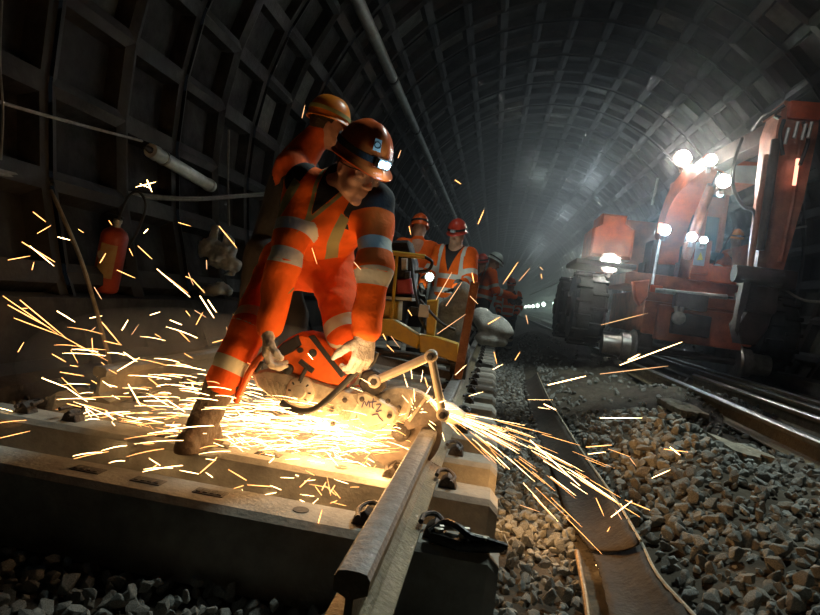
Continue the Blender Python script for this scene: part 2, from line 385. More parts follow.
        G = Field(gw - .2, gw + gd * .05 + .2, hh); hand_shape(G, gw + gd * .01, gd, gn, 1 if i == 0 else -1, J.get('curl', ((.5, .6, .5), (.5, .6, .5)))[i], J.get('hsc', 1.12))
        G.cone(gw - gd * .045, gw + gd * .03, .047, .034, .015); G.wrinkle(.0022, 90, 8)
        gl = G.build('glove', mats['glove'], body)
        if J.get('cuffs'):
            b = MB(); pp = gw - gd * .047; b.lathe(pp - gd * .004, gd, [(0, .0475), (.006, .0505), (.012, .0495), (.016, .047)], 20); b.build('cuff_trim', mats['cuff'], gl)
    lp = helmet_parts(body, hc + u * .052 * hs - f * .004, f, u, mats['helmet'], mats['strap'], mats['lamp'], mats['lens'], J.get('hk', .98) * hs, 28 if h < .01 else 20, J.get('sticker'))
    if mats.get('hair'):
        Hh = Field(hc - .18, hc + .18, .006); Hh.ell(w(0, -.022, .028), hs * V(.079, .094, .097), (r, f, u), .01); Hh.ell(w(0, .07, -.03), hs * V(.1, .1, .11), (r, f, u), .01, True); Hh.cone(w(-.09, -.02, -.085), w(.09, -.02, -.085), .05, .05, .01, True); Hh.wrinkle(.002, 120, 4)
        Hh.build('hair', mats['hair'], body)
    if J.get('glasses'):
        b = MB()
        for sx in (-1, 1):
            pass
        gp = []
        for j in range(15):
            a = -1.05 + 2.1 * j / 14; gp.append((.073 * math.sin(a), .06 + .06 * math.cos(a)))
        v = []; F = []
        for x, y in gp: v += [w(x, y, .02), w(x, y + .002, .0), w(x, y - .002, -.024)]
        for j in range(14):
            for q in (0, 1): F.append([j * 3 + q, j * 3 + 3 + q, j * 3 + 4 + q, j * 3 + 1 + q])
        b.tube(spline([w(-.086, -.005, .01), w(-.08, .06, .014), w(-.062, .1, .02), w(0, .122, .021), w(.062, .1, .02), w(.08, .06, .014), w(.086, -.005, .01)], 5), .0028, 6)
        fr = b.build('safety_glasses', mats['strap'], body); mesh_obj('lens', v, F, mats['glass'], fr)
    return body, lp
# ------------------------------------------------------------------ the tunnel
TX, TZ, TR = 1.1, 2.06, 4.2
M = {}
M['lining'] = mat('tunnel_lining', (.045, .043, .042), .8, 0, var=.55, vscale=1.3, bump=.35, bscale=14, spec=.3)
M['panel'] = mat('lining_panel', (.028, .027, .026), .85, 0, var=.7, vscale=2.2, bump=.4, bscale=12, spec=.25)
M['pale_panel'] = mat('pale_panel', (.11, .108, .1), .85, 0, var=.4, vscale=5, bump=.3, bscale=16, spec=.25)
def lining(name, a0, a1, y0, y1, kind='structure'):
    """segment lining: rings 0.8 m long, raised flanges round every recessed panel"""
    pitch = .8; da = math.radians(9.); na = max(1, round((a1 - a0) / da)); da = (a1 - a0) / na
    nr = int((y1 - y0) / pitch); v = []; f = []; mi = []; fl = .075; dep = .13; fa = .05 / TR * 1.4
    def pt(y, a, r): return (TX + r * math.cos(a), y, TZ + r * math.sin(a))
    rng = np.random.default_rng(abs(int(100 * a0)) + 5)
    for i in range(nr):
        ya = y0 + i * pitch
        for j in range(na):
            A = a0 + j * da; n = len(v); lip = .03 if i % 2 == 0 else 0.
            o = [(ya, A), (ya + pitch, A), (ya + pitch, A + da), (ya, A + da)]
            q = [(ya + fl, A + fa), (ya + pitch - fl, A + fa), (ya + pitch - fl, A + da - fa), (ya + fl, A + da - fa)]
            q2 = [(ya + fl + .03, A + fa * 1.5), (ya + pitch - fl - .03, A + fa * 1.5), (ya + pitch - fl - .03, A + da - fa * 1.5), (ya + fl + .03, A + da - fa * 1.5)]
            e = dep * rng.uniform(.75, 1.05)
            v += [pt(y, a, TR - lip) for y, a in o] + [pt(y, a, TR) for y, a in q] + [pt(y, a, TR + e) for y, a in q2]
            for k in range(4):
                k2 = (k + 1) % 4; f.append([n + k, n + 4 + k, n + 4 + k2, n + k2]); f.append([n + 4 + k, n + 8 + k, n + 8 + k2, n + 4 + k2]); mi += [0, 1]
            f.append([n + 8, n + 9, n + 10, n + 11]); mi.append(2 if rng.random() < .12 else 1)
    o = mesh_obj(name, v, f, [M['lining'], M['panel'], M['pale_panel']], None, (0, 0, 0), smooth=0)
    o.data.polygons.foreach_set('material_index', mi); return tag(o, kind=kind)
Y0, Y1 = -6., 138.
A_R, A_L = math.radians(-38), math.radians(218); A1, A2 = math.radians(22), math.radians(158)
lining('wall_right', A_R, A1, Y0, Y1); lining('ceiling', A1, A2, Y0, Y1); lining('wall_left', A2, A_L, Y0, Y1)
M['dark_concrete'] = mat('dark_concrete', (.055, .05, .046), .9, 0, var=.4, vscale=3, bump=.4, bscale=25, spec=.2)
b = MB(); b.box((1.1, Y1 - .8, 2), (9.2, .3, 10)); tag(b.build('wall_far', M['dark_concrete'], base=(0, 0, 0)), kind='structure')
b = MB(); b.box((1.1, Y0 + .2, 2), (9.2, .3, 10)); tag(b.build('wall_near', M['dark_concrete'], base=(0, 0, 0)), kind='structure')
b = MB()
b.prism([V(-3.3, Y0, -.4), V(-2.42, Y0, -.4), V(-2.42, Y0, -.02), V(-2.5, Y0, .0), V(-2.62, Y0, .0), V(-2.66, Y0, .42), V(-3.3, Y0, .45)], (0, 140, 0)); tag(b.build('trim_1', M['dark_concrete'], base=(0, 0, 0)), kind='structure')
b = MB(); b.prism([V(5.2, Y0, -.4), V(4.42, Y0, -.4), V(4.42, Y0, .25), V(5.2, Y0, .25)], (0, 140, 0)); tag(b.build('trim_2', M['dark_concrete'], base=(0, 0, 0)), kind='structure')

# ------------------------------------------------------------------ ground
def gh(x, y):
    x = np.asarray(x, float); y = np.asarray(y, float)
    z = np.full(np.broadcast(x, y).shape, -.25)
    ss = lambda a, b, t: (lambda q: q * q * (3 - 2 * q))(np.clip((t - a) / (b - a), 0, 1))
    heap = ss(.5, 1.15, x) * (.2 + .07 * np.sin(1.7 * y + .6) * np.sin(2.3 * x)) + ss(1.45, 1.85, x) * (.09 - .04 * np.sin(2.1 * y) * np.cos(1.3 * x))
    z = z + heap + .02 * np.sin(5 * x + 3 * y) * ss(.4, .9, x) * np.cos(4.1 * y - 2 * x)
    z = z + .16 * np.exp(-((x - 1.25) / .35) ** 2 - ((y - 3.9) / .9) ** 2)
    z = z + .42 * np.exp(-((x - .85) / .65) ** 2 - ((y - 13.5) / 1.6) ** 2)
    z = z + ss(-2.0, -2.35, x) * .12
    return z
M['dirt'] = mat('track_bed_dirt', (.045, .036, .028), .95, 0, col2=(.13, .11, .085), vscale=2.4, bump=.8, bscale=22, spec=.15)
xs = np.concatenate([np.arange(-3.2, -2, .2), np.arange(-2, 2.6, .04), np.arange(2.6, 5.5, .2)]); ys = np.concatenate([np.arange(-5, 1, .4), np.arange(1, 7, .05), np.arange(7, 18, .15), np.arange(18, 139, 3.)])
gx, gy = np.meshgrid(xs, ys, indexing='ij'); rough = (np.sin(gx * 23 + gy * 9) * np.sin(gy * 19 - gx * 7) + .6 * np.sin(gx * 47 + 1.3 * gy * 31)) * .009
gz = gh(gx, gy) + rough; ni, nj = gx.shape; ii = np.arange(ni * nj).reshape(ni, nj)
fc = np.stack([ii[:-1, :-1], ii[1:, :-1], ii[1:, 1:], ii[:-1, 1:]], -1).reshape(-1, 4)
tag(mesh_obj('floor', np.stack([gx, gy, gz], -1).reshape(-1, 3), fc, M['dirt'], None, (0, 0, 0), 180), kind='structure')

# ------------------------------------------------------------------ sleepers
M['concrete'] = mat('sleeper_concrete', (.34, .32, .28), .85, 0, var=.3, vscale=6, bump=.2, bscale=60, spec=.25)
M['iron'] = mat('cast_iron', (.06, .05, .045), .6, .6, var=.4, vscale=20, bump=.3, bscale=80)
M['paleclip'] = mat('galvanised_clip', (.5, .45, .38), .5, .5, var=.3, vscale=30)
RAIL_X = -.2; RAIL_L = -1.83
def sleeper_mesh(name, y, marks=True):
    """beam with chamfered top edges and ends, plain top without cut recesses"""
    x0, x1 = -2.18, .115; w0, w1 = .135, .093; zb, zt, chm = -.235, 0., .018
    sec = [(-w0, zb), (w0, zb), (w1 + .006, zt - chm), (w1 - chm, zt), (-w1 + chm, zt), (-w1 - .006, zt - chm)]
    v = []; f = []
    for x, k, dz in ((x0, .84, -.03), (x0 + .05, 1, 0), (x1 - .035, 1, 0), (x1, .86, -.035)):
        v += [V(x, y + a * k, zq + (dz if zq > -.1 else 0)) for a, zq in sec]
    for i in range(3):
        for j in range(6): f.append([i * 6 + j, (i + 1) * 6 + j, (i + 1) * 6 + (j + 1) % 6, i * 6 + (j + 1) % 6])
    f += [list(range(6)), [18 + j for j in range(6)][::-1]]
    o = mesh_obj(name, v, f, M['concrete'], None, (x0 + 1.15, y, zb), 0)
    return o
def sleeper(y, label, group=None, near=False):
    o = sleeper_mesh('concrete_sleeper', y); tag(o, label, 'sleeper', group)
    if near:
        for x in (-1.27, -1.05, -.83):     # maker's marks and a hole, recess shade painted as dark concrete pieces
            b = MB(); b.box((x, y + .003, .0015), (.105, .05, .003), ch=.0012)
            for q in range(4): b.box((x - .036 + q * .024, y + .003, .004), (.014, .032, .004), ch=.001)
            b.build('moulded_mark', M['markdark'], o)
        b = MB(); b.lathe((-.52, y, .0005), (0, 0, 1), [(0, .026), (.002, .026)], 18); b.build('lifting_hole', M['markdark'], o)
    for xc in (RAIL_X, RAIL_L):
        if xc == RAIL_L and y < 1.9: continue
        for sgn in (-1, 1):
            b = MB(); xx = xc + sgn * .105
            b.prism([V(xx - sgn * .03, y - .03, -.004), V(xx + sgn * .045, y - .03, -.004), V(xx + sgn * .035, y - .03, .028), V(xx + sgn * .005, y - .03, .048), V(xx - sgn * .018, y - .03, .03)], (0, .06, 0), .004)
            sh_ = b.build('rail_shoulder', M['iron'], o)
            if y < 6:
                b = MB(); px = xx - sgn * .012
                b.tube(spline([V(xx + sgn * .02, y - .05, .03), V(xx + sgn * .03, y + .02, .034), V(xx, y + .062, .044), V(px - sgn * .02, y + .03, .048), V(px - sgn * .026, y - .03, .046)], 5), .0085, 8)
                b.build('spring_clip', M['iron'], sh_)
    return o
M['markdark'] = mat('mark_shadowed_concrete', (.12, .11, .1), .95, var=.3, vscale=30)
SL = [1.845, 2.355, 2.865] + [3.375 + .51 * i for i in range(22)]
sleeper(SL[0], 'nearest concrete sleeper, with three moulded marks and a hole in its top', near=True)
sleeper(SL[1], 'second concrete sleeper, behind the nearest one, under the cut of the saw', near=True)
sleeper(SL[2], 'third concrete sleeper, in the sparks just behind the saw blade')
for y in SL[3:]: sleeper(y, 'concrete sleeper under the far rail, pale end showing right of it', 'concrete sleepers beyond the saw')

# ------------------------------------------------------------------ rails
M['rail'] = mat('rusty_rail_steel', (.13, .1, .055), .65, .35, col2=(.22, .175, .1), vscale=14, bump=.35, bscale=70)
M['railtop'] = mat('rail_running_surface', (.42, .42, .42), .33, .9, var=.25, vscale=18, bump=.12, bscale=60)
M['railhead'] = mat('dull_rail_head', (.12, .11, .10), .6, .4, col2=(.22, .21, .2), vscale=22, bump=.3, bscale=50)
PROF = [(-.07, .012), (-.07, .022), (-.028, .036), (-.0085, .055), (-.008, .13), (-.0345, .142), (-.036, .170), (-.028, .182), (-.012, .185), (.012, .185), (.028, .182), (.036, .170), (.0345, .142), (.008, .13), (.0085, .055), (.028, .036), (.07, .022), (.07, .012)]
def rail(x, y0, y1, label, top='railtop', group=None, z=.0, dx=0.):
    ysg = np.linspace(y0, y1, max(2, int((y1 - y0) / .5)) + 1); v = []; n = len(PROF)
    for y in ysg: v += [V(x + dx * (y - y0) + a, y, z + c) for a, c in PROF]
    f = []; mi = []
    for i in range(len(ysg) - 1):
        for j in range(n): f.append([i * n + j, i * n + (j + 1) % n, (i + 1) * n + (j + 1) % n, (i + 1) * n + j]); mi.append(1 if 6 <= j <= 10 else 0)
    f += [list(range(n))[::-1], [(len(ysg) - 1) * n + j for j in range(n)]]; mi += [0, 0]
    o = mesh_obj('rail', v, f, [M['rail'], M[top]], None, (x, y0, z), 25); o.data.polygons.foreach_set('material_index', mi)
    return tag(o, label, 'rail', group)
CUT = 2.52
rail(RAIL_X, 1.13, CUT, 'thick rusty rail being cut, its end face toward the viewer', 'railhead')
rail(RAIL_X, CUT + .006, 70, 'dark rail carrying on beyond the saw under the yellow trolley', 'railhead')
rail(RAIL_L, 2.66, 70, 'sparks-lit rail behind the boot, its cut end facing left', 'railhead')
rail(2.04, 1., 80, 'shiny rail of the right track, nearest the ballast heap')
rail(3.45, 1., 80, 'farthest shiny rail of the right track, under the excavator wheel')
rail(2.68, 1., 8.25, 'loose rail lying in the right track, its end before the excavator')
rail(3.1, 1., 40, 'guard rail lying just inside the farthest rail of the right track')
# loose fastening on the nearest sleeper
M['blackiron'] = mat('oily_black_iron', (.02, .019, .018), .35, .7, var=.4, vscale=30, bump=.2, bscale=60)
c0 = V(-.03, 1.80, .0)
e = empty('rail_fastener', c0, 'black rail fastener with two pale bolts lying on nearest sleeper by the rail', 'fastener')
b = MB(); b.prism([V(-.1, 1.775, .003), V(-.06, 1.765, .003), V(-.01, 1.75, .003), V(.06, 1.77, .003), V(.125, 1.80, .003), V(.13, 1.815, .003), V(.06, 1.80, .003), V(-.02, 1.80, .003), V(-.09, 1.81, .003)], (0, 0, .03), .006); b.build('plate', M['blackiron'], e)
for x, y, dx, dy in ((-.075, 1.80, .09, .035), (.0, 1.79, .07, -.005)):
    b = MB(); b.tube([V(x, y, .045), V(x + dx, y + dy, .04)], .008, 8); b.lathe(V(x, y, .032), (0, 0, 1), [(0, .017), (.012, .017), (.014, .012)], 6); b.build('bolt', M['paleclip'], e)
b = MB(); b.tube(spline([V(-.1, 1.79, .03), V(-.06, 1.82, .055), V(-.02, 1.79, .06), V(.02, 1.775, .045), V(.07, 1.79, .035), V(.13, 1.81, .02)], 5), .011, 8); b.build('clip', M['blackiron'], e)

# ------------------------------------------------------------------ ballast stones
M['stone'] = mat('ballast_stone', (.27, .27, .25), .9, 0, var=.45, vscale=9, bump=.5, bscale=70, spec=.2)
M['stone_brown'] = mat('dusty_ballast_stone', (.28, .26, .225), .95, 0, var=.4, vscale=9, bump=.5, bscale=70, spec=.15)
ROCK = []
for k in range(10):
    bm = bmesh.new(); r = np.random.default_rng(40 + k); q = r.normal(size=(17, 3)); q /= np.linalg.norm(q, axis=1)[:, None]; q *= r.uniform(.82, 1.06, (17, 1)); q *= V(1, r.uniform(.62, .9), r.uniform(.5, .75))
    for p in q: bm.verts.new(p)
    g = bmesh.ops.convex_hull(bm, input=bm.verts[:]); bmesh.ops.delete(bm, geom=list({x for x in g['geom_interior'] + g['geom_unused'] if isinstance(x, bmesh.types.BMVert)}), context='VERTS')
    bmesh.ops.bevel(bm, geom=bm.edges[:], offset=.05, segments=1, affect='EDGES', clamp_overlap=True); bmesh.ops.triangulate(bm, faces=bm.faces[:])
    bm.verts.index_update(); ROCK.append((np.array([v.co[:] for v in bm.verts]), np.array([[v.index for v in f.verts] for f in bm.faces]))); bm.free()
ROCKME = {}
for mk in ('stone', 'stone_brown'):
    for k, (v, f) in enumerate(ROCK):
        me = bpy.data.meshes.new('ballast_stone'); me.from_pydata(v.tolist(), [], f.tolist()); me.materials.append(M[mk]); me.update(); ROCKME[mk, k] = me
stones = []
def rock_rot(rng):
    q = rng.normal(size=4); q /= np.linalg.norm(q); w_, x, y, z = q
    return np.array([[1 - 2 * (y * y + z * z), 2 * (x * y - z * w_), 2 * (x * z + y * w_)], [2 * (x * y + z * w_), 1 - 2 * (x * x + z * z), 2 * (y * z - x * w_)], [2 * (x * z - y * w_), 2 * (y * z + x * w_), 1 - 2 * (x * x + y * y)]])
def on_mat(x, y):
    if y < 1.9 or y > 10: return False
    l = np.interp(y, [2.0, 2.86, 3.6, 4.1, 6.8, 10], [.44, .50, .43, .50, .55, .6]); r_ = np.interp(y, [2.0, 2.86, 3.6, 4.1, 6.8, 10], [.76, .72, .68, .68, .68, .78])
    return l - .02 < x < r_ + .02
def scatter(x0, x1, y0, y1, step, s0, s1, zone, lift=0., keep=1.):
    x = x0
    while x < x1:
        y = y0
        while y < y1:
            a = x + RNG.uniform(-.5, .5) * step; c = y + RNG.uniform(-.5, .5) * step
            if RNG.random() < keep and not on_mat(a, c) and not (zone == 'heap' and a > .95 and .7 * math.sin(3.1 * a + 1.9 * c) + .7 * math.sin(2.3 * c - 4.2 * a + .7) + 1.1 * (c - 3.7) > .6 and RNG.random() < .8): stones.append((a, c, float(gh(a, c)) + RNG.uniform(-.004, .022) + lift, RNG.uniform(s0, s1) * (1.35 if RNG.random() < .08 else 1), zone))
            y += step
        x += step
scatter(-1.75, .12, 1.12, 1.71, .047, .021, .034, 'front'); scatter(-1.75, .12, 1.12, 1.71, .075, .02, .034, 'front', .028)
scatter(.14, .56, 1.3, 5, .05, .021, .035, 'strip'); scatter(.14, .52, 1.3, 4.2, .085, .021, .035, 'strip', .03); scatter(.14, .6, 5, 12, .075, .024, .036, 'strip')
scatter(.64, 1.95, 1.9, 5.4, .052, .018, .044, 'heap', 0, .9); scatter(.64, 1.35, 1.9, 4.6, .09, .022, .05, 'heap', .03); scatter(.6, 1.9, 5.4, 13, .085, .02, .045, 'heap', 0, .6)
scatter(-1.6, .0, 2.05, 2.2, .06, .02, .034, 'gap'); scatter(-1.7, .1, 2.55, 8, .09, .022, .036, 'gap'); scatter(-2.4, -1.8, 1.9, 6, .08, .02, .034, 'gap'); scatter(1.9, 3.7, 2.5, 9, .13, .02, .036, 'gap', 0)
score = []
for i, (x, y, z, s, zn) in enumerate(stones):
    px, py, d = proj((x, y, z)); ok = -4 < px < 824 and -4 < py < 619 and zn in ('front', 'strip', 'heap')
    if zn == 'front' and (y > 1.68 or (px > 330 and px < 515)): ok = False
    if zn == 'strip' and (px < 512): ok = False
    if ok: score.append((s / d, i))
score.sort(reverse=True); ind = set(i for _, i in score[:300])
LAB = {'front': ('dark ballast stone in the bed in front of the nearest sleeper', 'ballast stones before the nearest sleeper'),
       'strip': ('ballast stone lying between the sleeper ends and the brown rubber mat', 'ballast stones beside the sleeper ends'),
       'heap': ('ballast stone in the heap right of the brown rubber mat', 'ballast stones of the right heap')}
bv = []; bf = []; bn = 0
for i, (x, y, z, s, zn) in enumerate(stones):
    k = int(RNG.integers(10)); R3 = rock_rot(RNG)
    if i in ind:
        o = bpy.data.objects.new('ballast_stone', ROCKME['stone_brown' if zn == 'heap' and k % 2 else 'stone', k]); COL.objects.link(o)
        o.matrix_world = Matrix.Translation((x, y, z)) @ Matrix(R3.tolist()).to_4x4() @ Matrix.Scale(s, 4); tag(o, LAB[zn][0], 'stone', LAB[zn][1])
    else:
        v, f = ROCK[k]; bv.append((v * s) @ R3.T + V(x, y, z)); bf.append(f + bn); bn += len(v)
tag(mesh_obj('ballast', np.concatenate(bv), np.concatenate(bf), M['stone'], None, (0, 0, 0), 0), 'bed of crushed grey ballast stones around both tracks', 'ballast', kind='stuff')

# crusts of dry cement spoil on the heap
M['crust'] = mat('dry_cement_crust', (.30, .27, .215), .95, 0, var=.35, vscale=9, bump=.7, bscale=30, spec=.15)
for (x, y, L, W_, a, lab) in ((1.55, 3.9, .55, .2, 1.9, 'flat pale crust of spoil on the heap, nearer to the viewer'), (1.72, 5.5, .7, .2, 1.75, 'flat pale crust of spoil on the heap, farther along beside the shiny rail')):
    n = 22; v = []; r = np.random.default_rng(int(x * 100)); ca, sa = math.cos(a), math.sin(a); z0 = float(gh(x, y)) + .05
    for ring, (k, dz) in enumerate(((1, -.05), (.97, .0), (.55, .012), (0.02, .014))):
        for j in range(n):
            t = 2 * math.pi * j / n; q = k * (1 + .22 * math.sin(3 * t + x) + .12 * math.sin(7 * t)); u_, w_ = q * L / 2 * math.cos(t), q * W_ / 2 * math.sin(t)
            xx, yy = x + u_ * ca - w_ * sa, y + u_ * sa + w_ * ca; v.append(V(xx, yy, max(float(gh(xx, yy)), z0 - .05) + .04 + dz + r.uniform(-.006, .006)))
    f = [[i * n + j, i * n + (j + 1) % n, (i + 1) * n + (j + 1) % n, (i + 1) * n + j] for i in range(3) for j in range(n)] + [[3 * n + j for j in range(n)]]
    tag(mesh_obj('cement_crust', v, f, M['crust'], None, (x, y, z0), 40), lab, 'spoil')

# ------------------------------------------------------------------ rubber mat and rods
M['rubber'] = mat('brown_rubber', (.022, .017, .013), .8, 0, col2=(.05, .036, .025), vscale=7, bump=.35, bscale=40, spec=.35)
M['paleedge'] = mat('dusty_mat_edge', (.42, .38, .3), .9, 0, var=.3, vscale=30)
def strip(name, left, right, label, sag=.03, th=.008):
    n = len(left); m_ = 7; v = []; f = []
    for i in range(n):
        for j in range(m_ + 1):
            t = j / m_; p = left[i] * (1 - t) + right[i] * t; v.append(p + V(0, 0, -sag * 4 * t * (1 - t) + .006 * math.sin(3 * i + 5 * t)))
    N_ = len(v); v += [p - V(0, 0, th) for p in v]; w = m_ + 1
    for i in range(n - 1):
        for j in range(m_): a = i * w + j; f += [[a, a + 1, a + w + 1, a + w], [N_ + a, N_ + a + w, N_ + a + w + 1, N_ + a + 1]]
        f += [[i * w, (i + 1) * w, N_ + (i + 1) * w, N_ + i * w], [i * w + m_, N_ + i * w + m_, N_ + (i + 1) * w + m_, (i + 1) * w + m_]]
    for j in range(m_): f += [[j, N_ + j, N_ + j + 1, j + 1], [(n - 1) * w + j, (n - 1) * w + j + 1, N_ + (n - 1) * w + j + 1, N_ + (n - 1) * w + j]]
    o = tag(mesh_obj(name, v, f, M['rubber'], None, left[0], 180), label, 'mat')
    b = MB(); b.tube([p + V(.003, 0, .001) for p in right], .006, 6); b.build('edge', M['paleedge'], o)
    return o
def dens(p, k=6): return spline(p, k)
strip('rubber_mat', dens([PZ(590, 548, -.19), PZ(568, 515, -.2), PZ(553, 470, -.22), PZ(536, 432, -.23), PZ(527, 400, -.23), PZ(522, 380, -.23)]),
      dens([PZ(640, 541, -.07), PZ(616, 501, -.08), PZ(588, 461, -.08), PZ(566, 427, -.09), PZ(548, 397, -.1), PZ(537, 373, -.1)]), 'long brown rubber mat running between ballast strip and heap, warmly lit near end', .025)
strip('rubber_mat', dens([PZ(622, 660, -.16), PZ(610, 615, -.17), PZ(600, 572, -.18), PZ(592, 552, -.2)]), dens([PZ(735, 660, -.1), PZ(690, 612, -.1), PZ(657, 575, -.09), PZ(641, 543, -.1)]), 'darker length of rubber mat, nearest the viewer, with curled pale edge', .02)
M['rodsteel'] = mat('rusty_rod', (.26, .17, .09), .55, .5, var=.35, vscale=30, bump=.2)
b = MB(); b.tube(spline([PZ(577, 552, -.17), PZ(582, 578, -.175), PZ(586, 600, -.18), PZ(591, 640, -.2)], 5), .0105, 10); tag(b.build('steel_rod', M['rodsteel'], base=PZ(577, 552, -.2)), 'rusty steel rod lying in the stones beside the near rubber mat', 'rod')
# ------------------------------------------------------------------ things on the left wall
M['galv'] = mat('weathered_grey_metal', (.36, .37, .35), .5, .4, var=.3, vscale=12, bump=.15)
M['black'] = mat('black_plastic', (.018, .018, .018), .55)
M['cable'] = mat('grey_cable', (.22, .21, .19), .6, 0, var=.3, vscale=20)
M['lumi'] = mat('frosted_tube_cover', (.62, .68, .66), .45, 0, var=.2, vscale=10)
def wallx(z): return TX - math.sqrt(TR ** 2 - (z - TZ) ** 2)
a, c = P(150, 152, 4.66), P(211, 184, 5.75); a, c = PZ(150, 152, a[2]), PZ(211, 184, c[2])
a = V(-2.98, 4.64, 1.63); c = V(-2.98, 5.75, 1.545)
e = empty('tube_lamp', (a + c) / 2, 'unlit grey tube lamp fixed on the left wall', 'lamp'); d = unit(c - a); L = np.linalg.norm(c - a)
b = MB(); b.lathe(a, d, [(0, .03), (.004, .06), (.09, .064), (.1, .058), (L - .1, .058), (L - .09, .064), (L - .004, .06), (L, .03)], 20); b.build('lamp_cover', M['lumi'], e)
for t in (.17, .93):
    b = MB(); b.lathe(a + d * L * t, d, [(0, .066), (.03, .066)], 20); b.box(a + d * L * t + V(-.07, 0, .02), (.12, .03, .04)); b.build('bracket', M['galv'], e)
b = MB(); b.tube([a - d * .0, a - d * .05, a - d * .09], [.03, .022, .012], 10); b.build('end_gland', M['black'], e)
def cable(name, pts, r, label, m='cable', cat='cable', group=None):
    b = MB(); b.tube(spline(pts, 8), r, 8); return tag(b.build(name, M[m], base=pts[0]), label, cat, group)
cable('cable', [V(-2.97, 2.6, 1.50), P(0, 102, 3.16), P(70, 122, 3.75), P(142, 141, 4.55)], .011, 'thin dark cable running along the wall to the tube lamp')
cable('cable', [V(-2.93, 2.6, 1.15), P(0, 171, 3.2), P(60, 181, 3.75), P(130, 193, 4.55), P(190, 198, 5.3), P(240, 195, 6.2), P(300, 190, 7.6)], .014, 'upper grey cable sagging along the left wall under the tube lamp')
cable('cable', [V(-2.93, 2.6, 1.12), P(0, 174, 3.2), P(60, 185, 3.75), P(130, 196, 4.55), P(190, 200, 5.3), P(240, 197, 6.2), P(300, 193, 7.6)], .012, 'lower grey cable strapped beneath its twin on the left wall')
cable('rope', [P(229, 130, 6.2), P(228, 180, 6.18), P(229, 226, 6.15)], .012, 'thin rope hanging straight down the left wall by the white bag', 'cable', 'rope')
cable('rope', [P(2, 0, 3.1), P(0, 60, 3.1), P(3, 110, 3.12), P(1, 160, 3.14)], .006, 'pale cord hanging down the wall at the left edge', 'cable', 'rope')
# fire extinguisher
M['red'] = mat('extinguisher_red', (.42, .06, .03), .4, 0, var=.25, vscale=9, bump=.1)
M['label'] = mat('worn_yellow_label', (.45, .36, .15), .7, 0, col2=(.40, .20, .08), vscale=14)
bt, tp = P(104, 291, 4.08), P(116, 231, 4.02); ax = unit(tp - bt)
e = empty('fire_extinguisher', bt, 'red fire extinguisher with a worn yellow label against the left wall', 'fire extinguisher')
b = MB(); b.lathe(bt, ax, [(0, .075), (.012, .09), (.03, .094), (.42, .094), (.455, .08), (.478, .05), (.49, .03)], 24); b.build('cylinder', M['red'], e)
sx = unit(np.cross(ax, V(0, 1, 0))); fr = unit(np.cross(sx, ax)); v = []; f = []
fr = -fr if fr[1] > 0 else fr
for i in range(9):
    t = -.95 + 1.25 * i / 8; q = sx * math.sin(t) + fr * math.cos(t); v += [bt + ax * .12 + q * .0955, bt + ax * .37 + q * .0955]
f = [[2 * i, 2 * i + 2, 2 * i + 3, 2 * i + 1] for i in range(8)]; mesh_obj('sticker', v, f, M['label'], e)
for zz, rr in ((.075, .026), (.28, .03)):
    b = MB(); q = unit(sx * -.1 * (1 if zz < .1 else -2) + fr); b.lathe(bt + ax * zz + q * .093, q, [(0, rr), (.003, rr)], 16); b.build('emblem', M['paleedge'], e)
b = MB(); b.lathe(bt + ax * .485, ax, [(0, .024), (.03, .024), (.034, .03), (.06, .03), (.065, .014)], 14); b.build('valve', M['galv'], e)
b = MB(); b.box(bt + ax * .565 + sx * .03, (.13, .02, .014), np.stack([sx, fr, ax])); b.box(bt + ax * .535 + sx * .045, (.1, .02, .012), np.stack([unit(sx * .95 - ax * .3), fr, ax])); b.build('lever', M['black'], e)
b = MB(); b.tube(spline([bt + ax * .53 - sx * .0, bt + ax * .60 - sx * .03 + fr * .03, bt + ax * .74 - sx * .05, bt + ax * .78 - sx * .12, bt + ax * .7 - sx * .19, bt + ax * .52 - sx * .17, bt + ax * .4 - sx * .13]), .0095, 8); b.build('hose', M['black'], e)
M['wood'] = mat('weathered_stick', (.25, .2, .14), .8, 0, var=.3, vscale=20)
b = MB(); b.tube(spline([P(111, 368, 2.9), P(103, 335, 2.93), P(81, 260, 2.97), P(51, 190, 3.02)], 6), [.011] * 18 + [.008], 8); tag(b.build('stick', M['wood'], base=P(111, 368, 2.9)), 'thin bare stick leaning up before the fire extinguisher', 'stick')
# bags on the wall
M['bag'] = mat('dirty_white_plastic', (.75, .8, .8), .45, 0, var=.3, vscale=12, bump=.2)
def lump(name, parts, label, cat, m, amp=.012, sc=22, h=.012, k=.06, group=None, seed=2):
    pts = np.array([q[0] for q in parts]); mr = max(q[1] if np.isscalar(q[1]) else max(q[1]) for q in parts)
    F = Field(pts.min(0) - mr - .08, pts.max(0) + mr + .08, h)
    for q in parts: F.ell(q[0], (q[1],) * 3 if np.isscalar(q[1]) else q[1], None, k)
    F.wrinkle(amp, sc, seed); return tag(F.build(name, m, None, pts.mean(0)), label, cat, group)
lump('plastic_bag', [(P(211, 247, 5.55), (.11, .08, .1)), (P(213, 237, 5.55), (.06, .05, .1)), (P(222, 256, 5.5), (.16, .09, .12)), (P(230, 265, 5.5), (.1, .08, .08)), (P(205, 252, 5.5), (.06, .06, .06)), (P(226, 244, 5.55), (.06, .05, .09))], 'crumpled whitish bag hanging on the left wall behind the dark leg', 'bag', M['bag'], .034, 30, .01, .03)
lump('plastic_bag', [(P(215, 290, 5.5), (.1, .09, .06)), (P(204, 290, 5.5), (.06, .06, .05)), (P(224, 289, 5.5), (.09, .07, .05))], 'smaller whitish bag scrap lying below the hanging bag', 'bag', M['bag'], .018, 30)
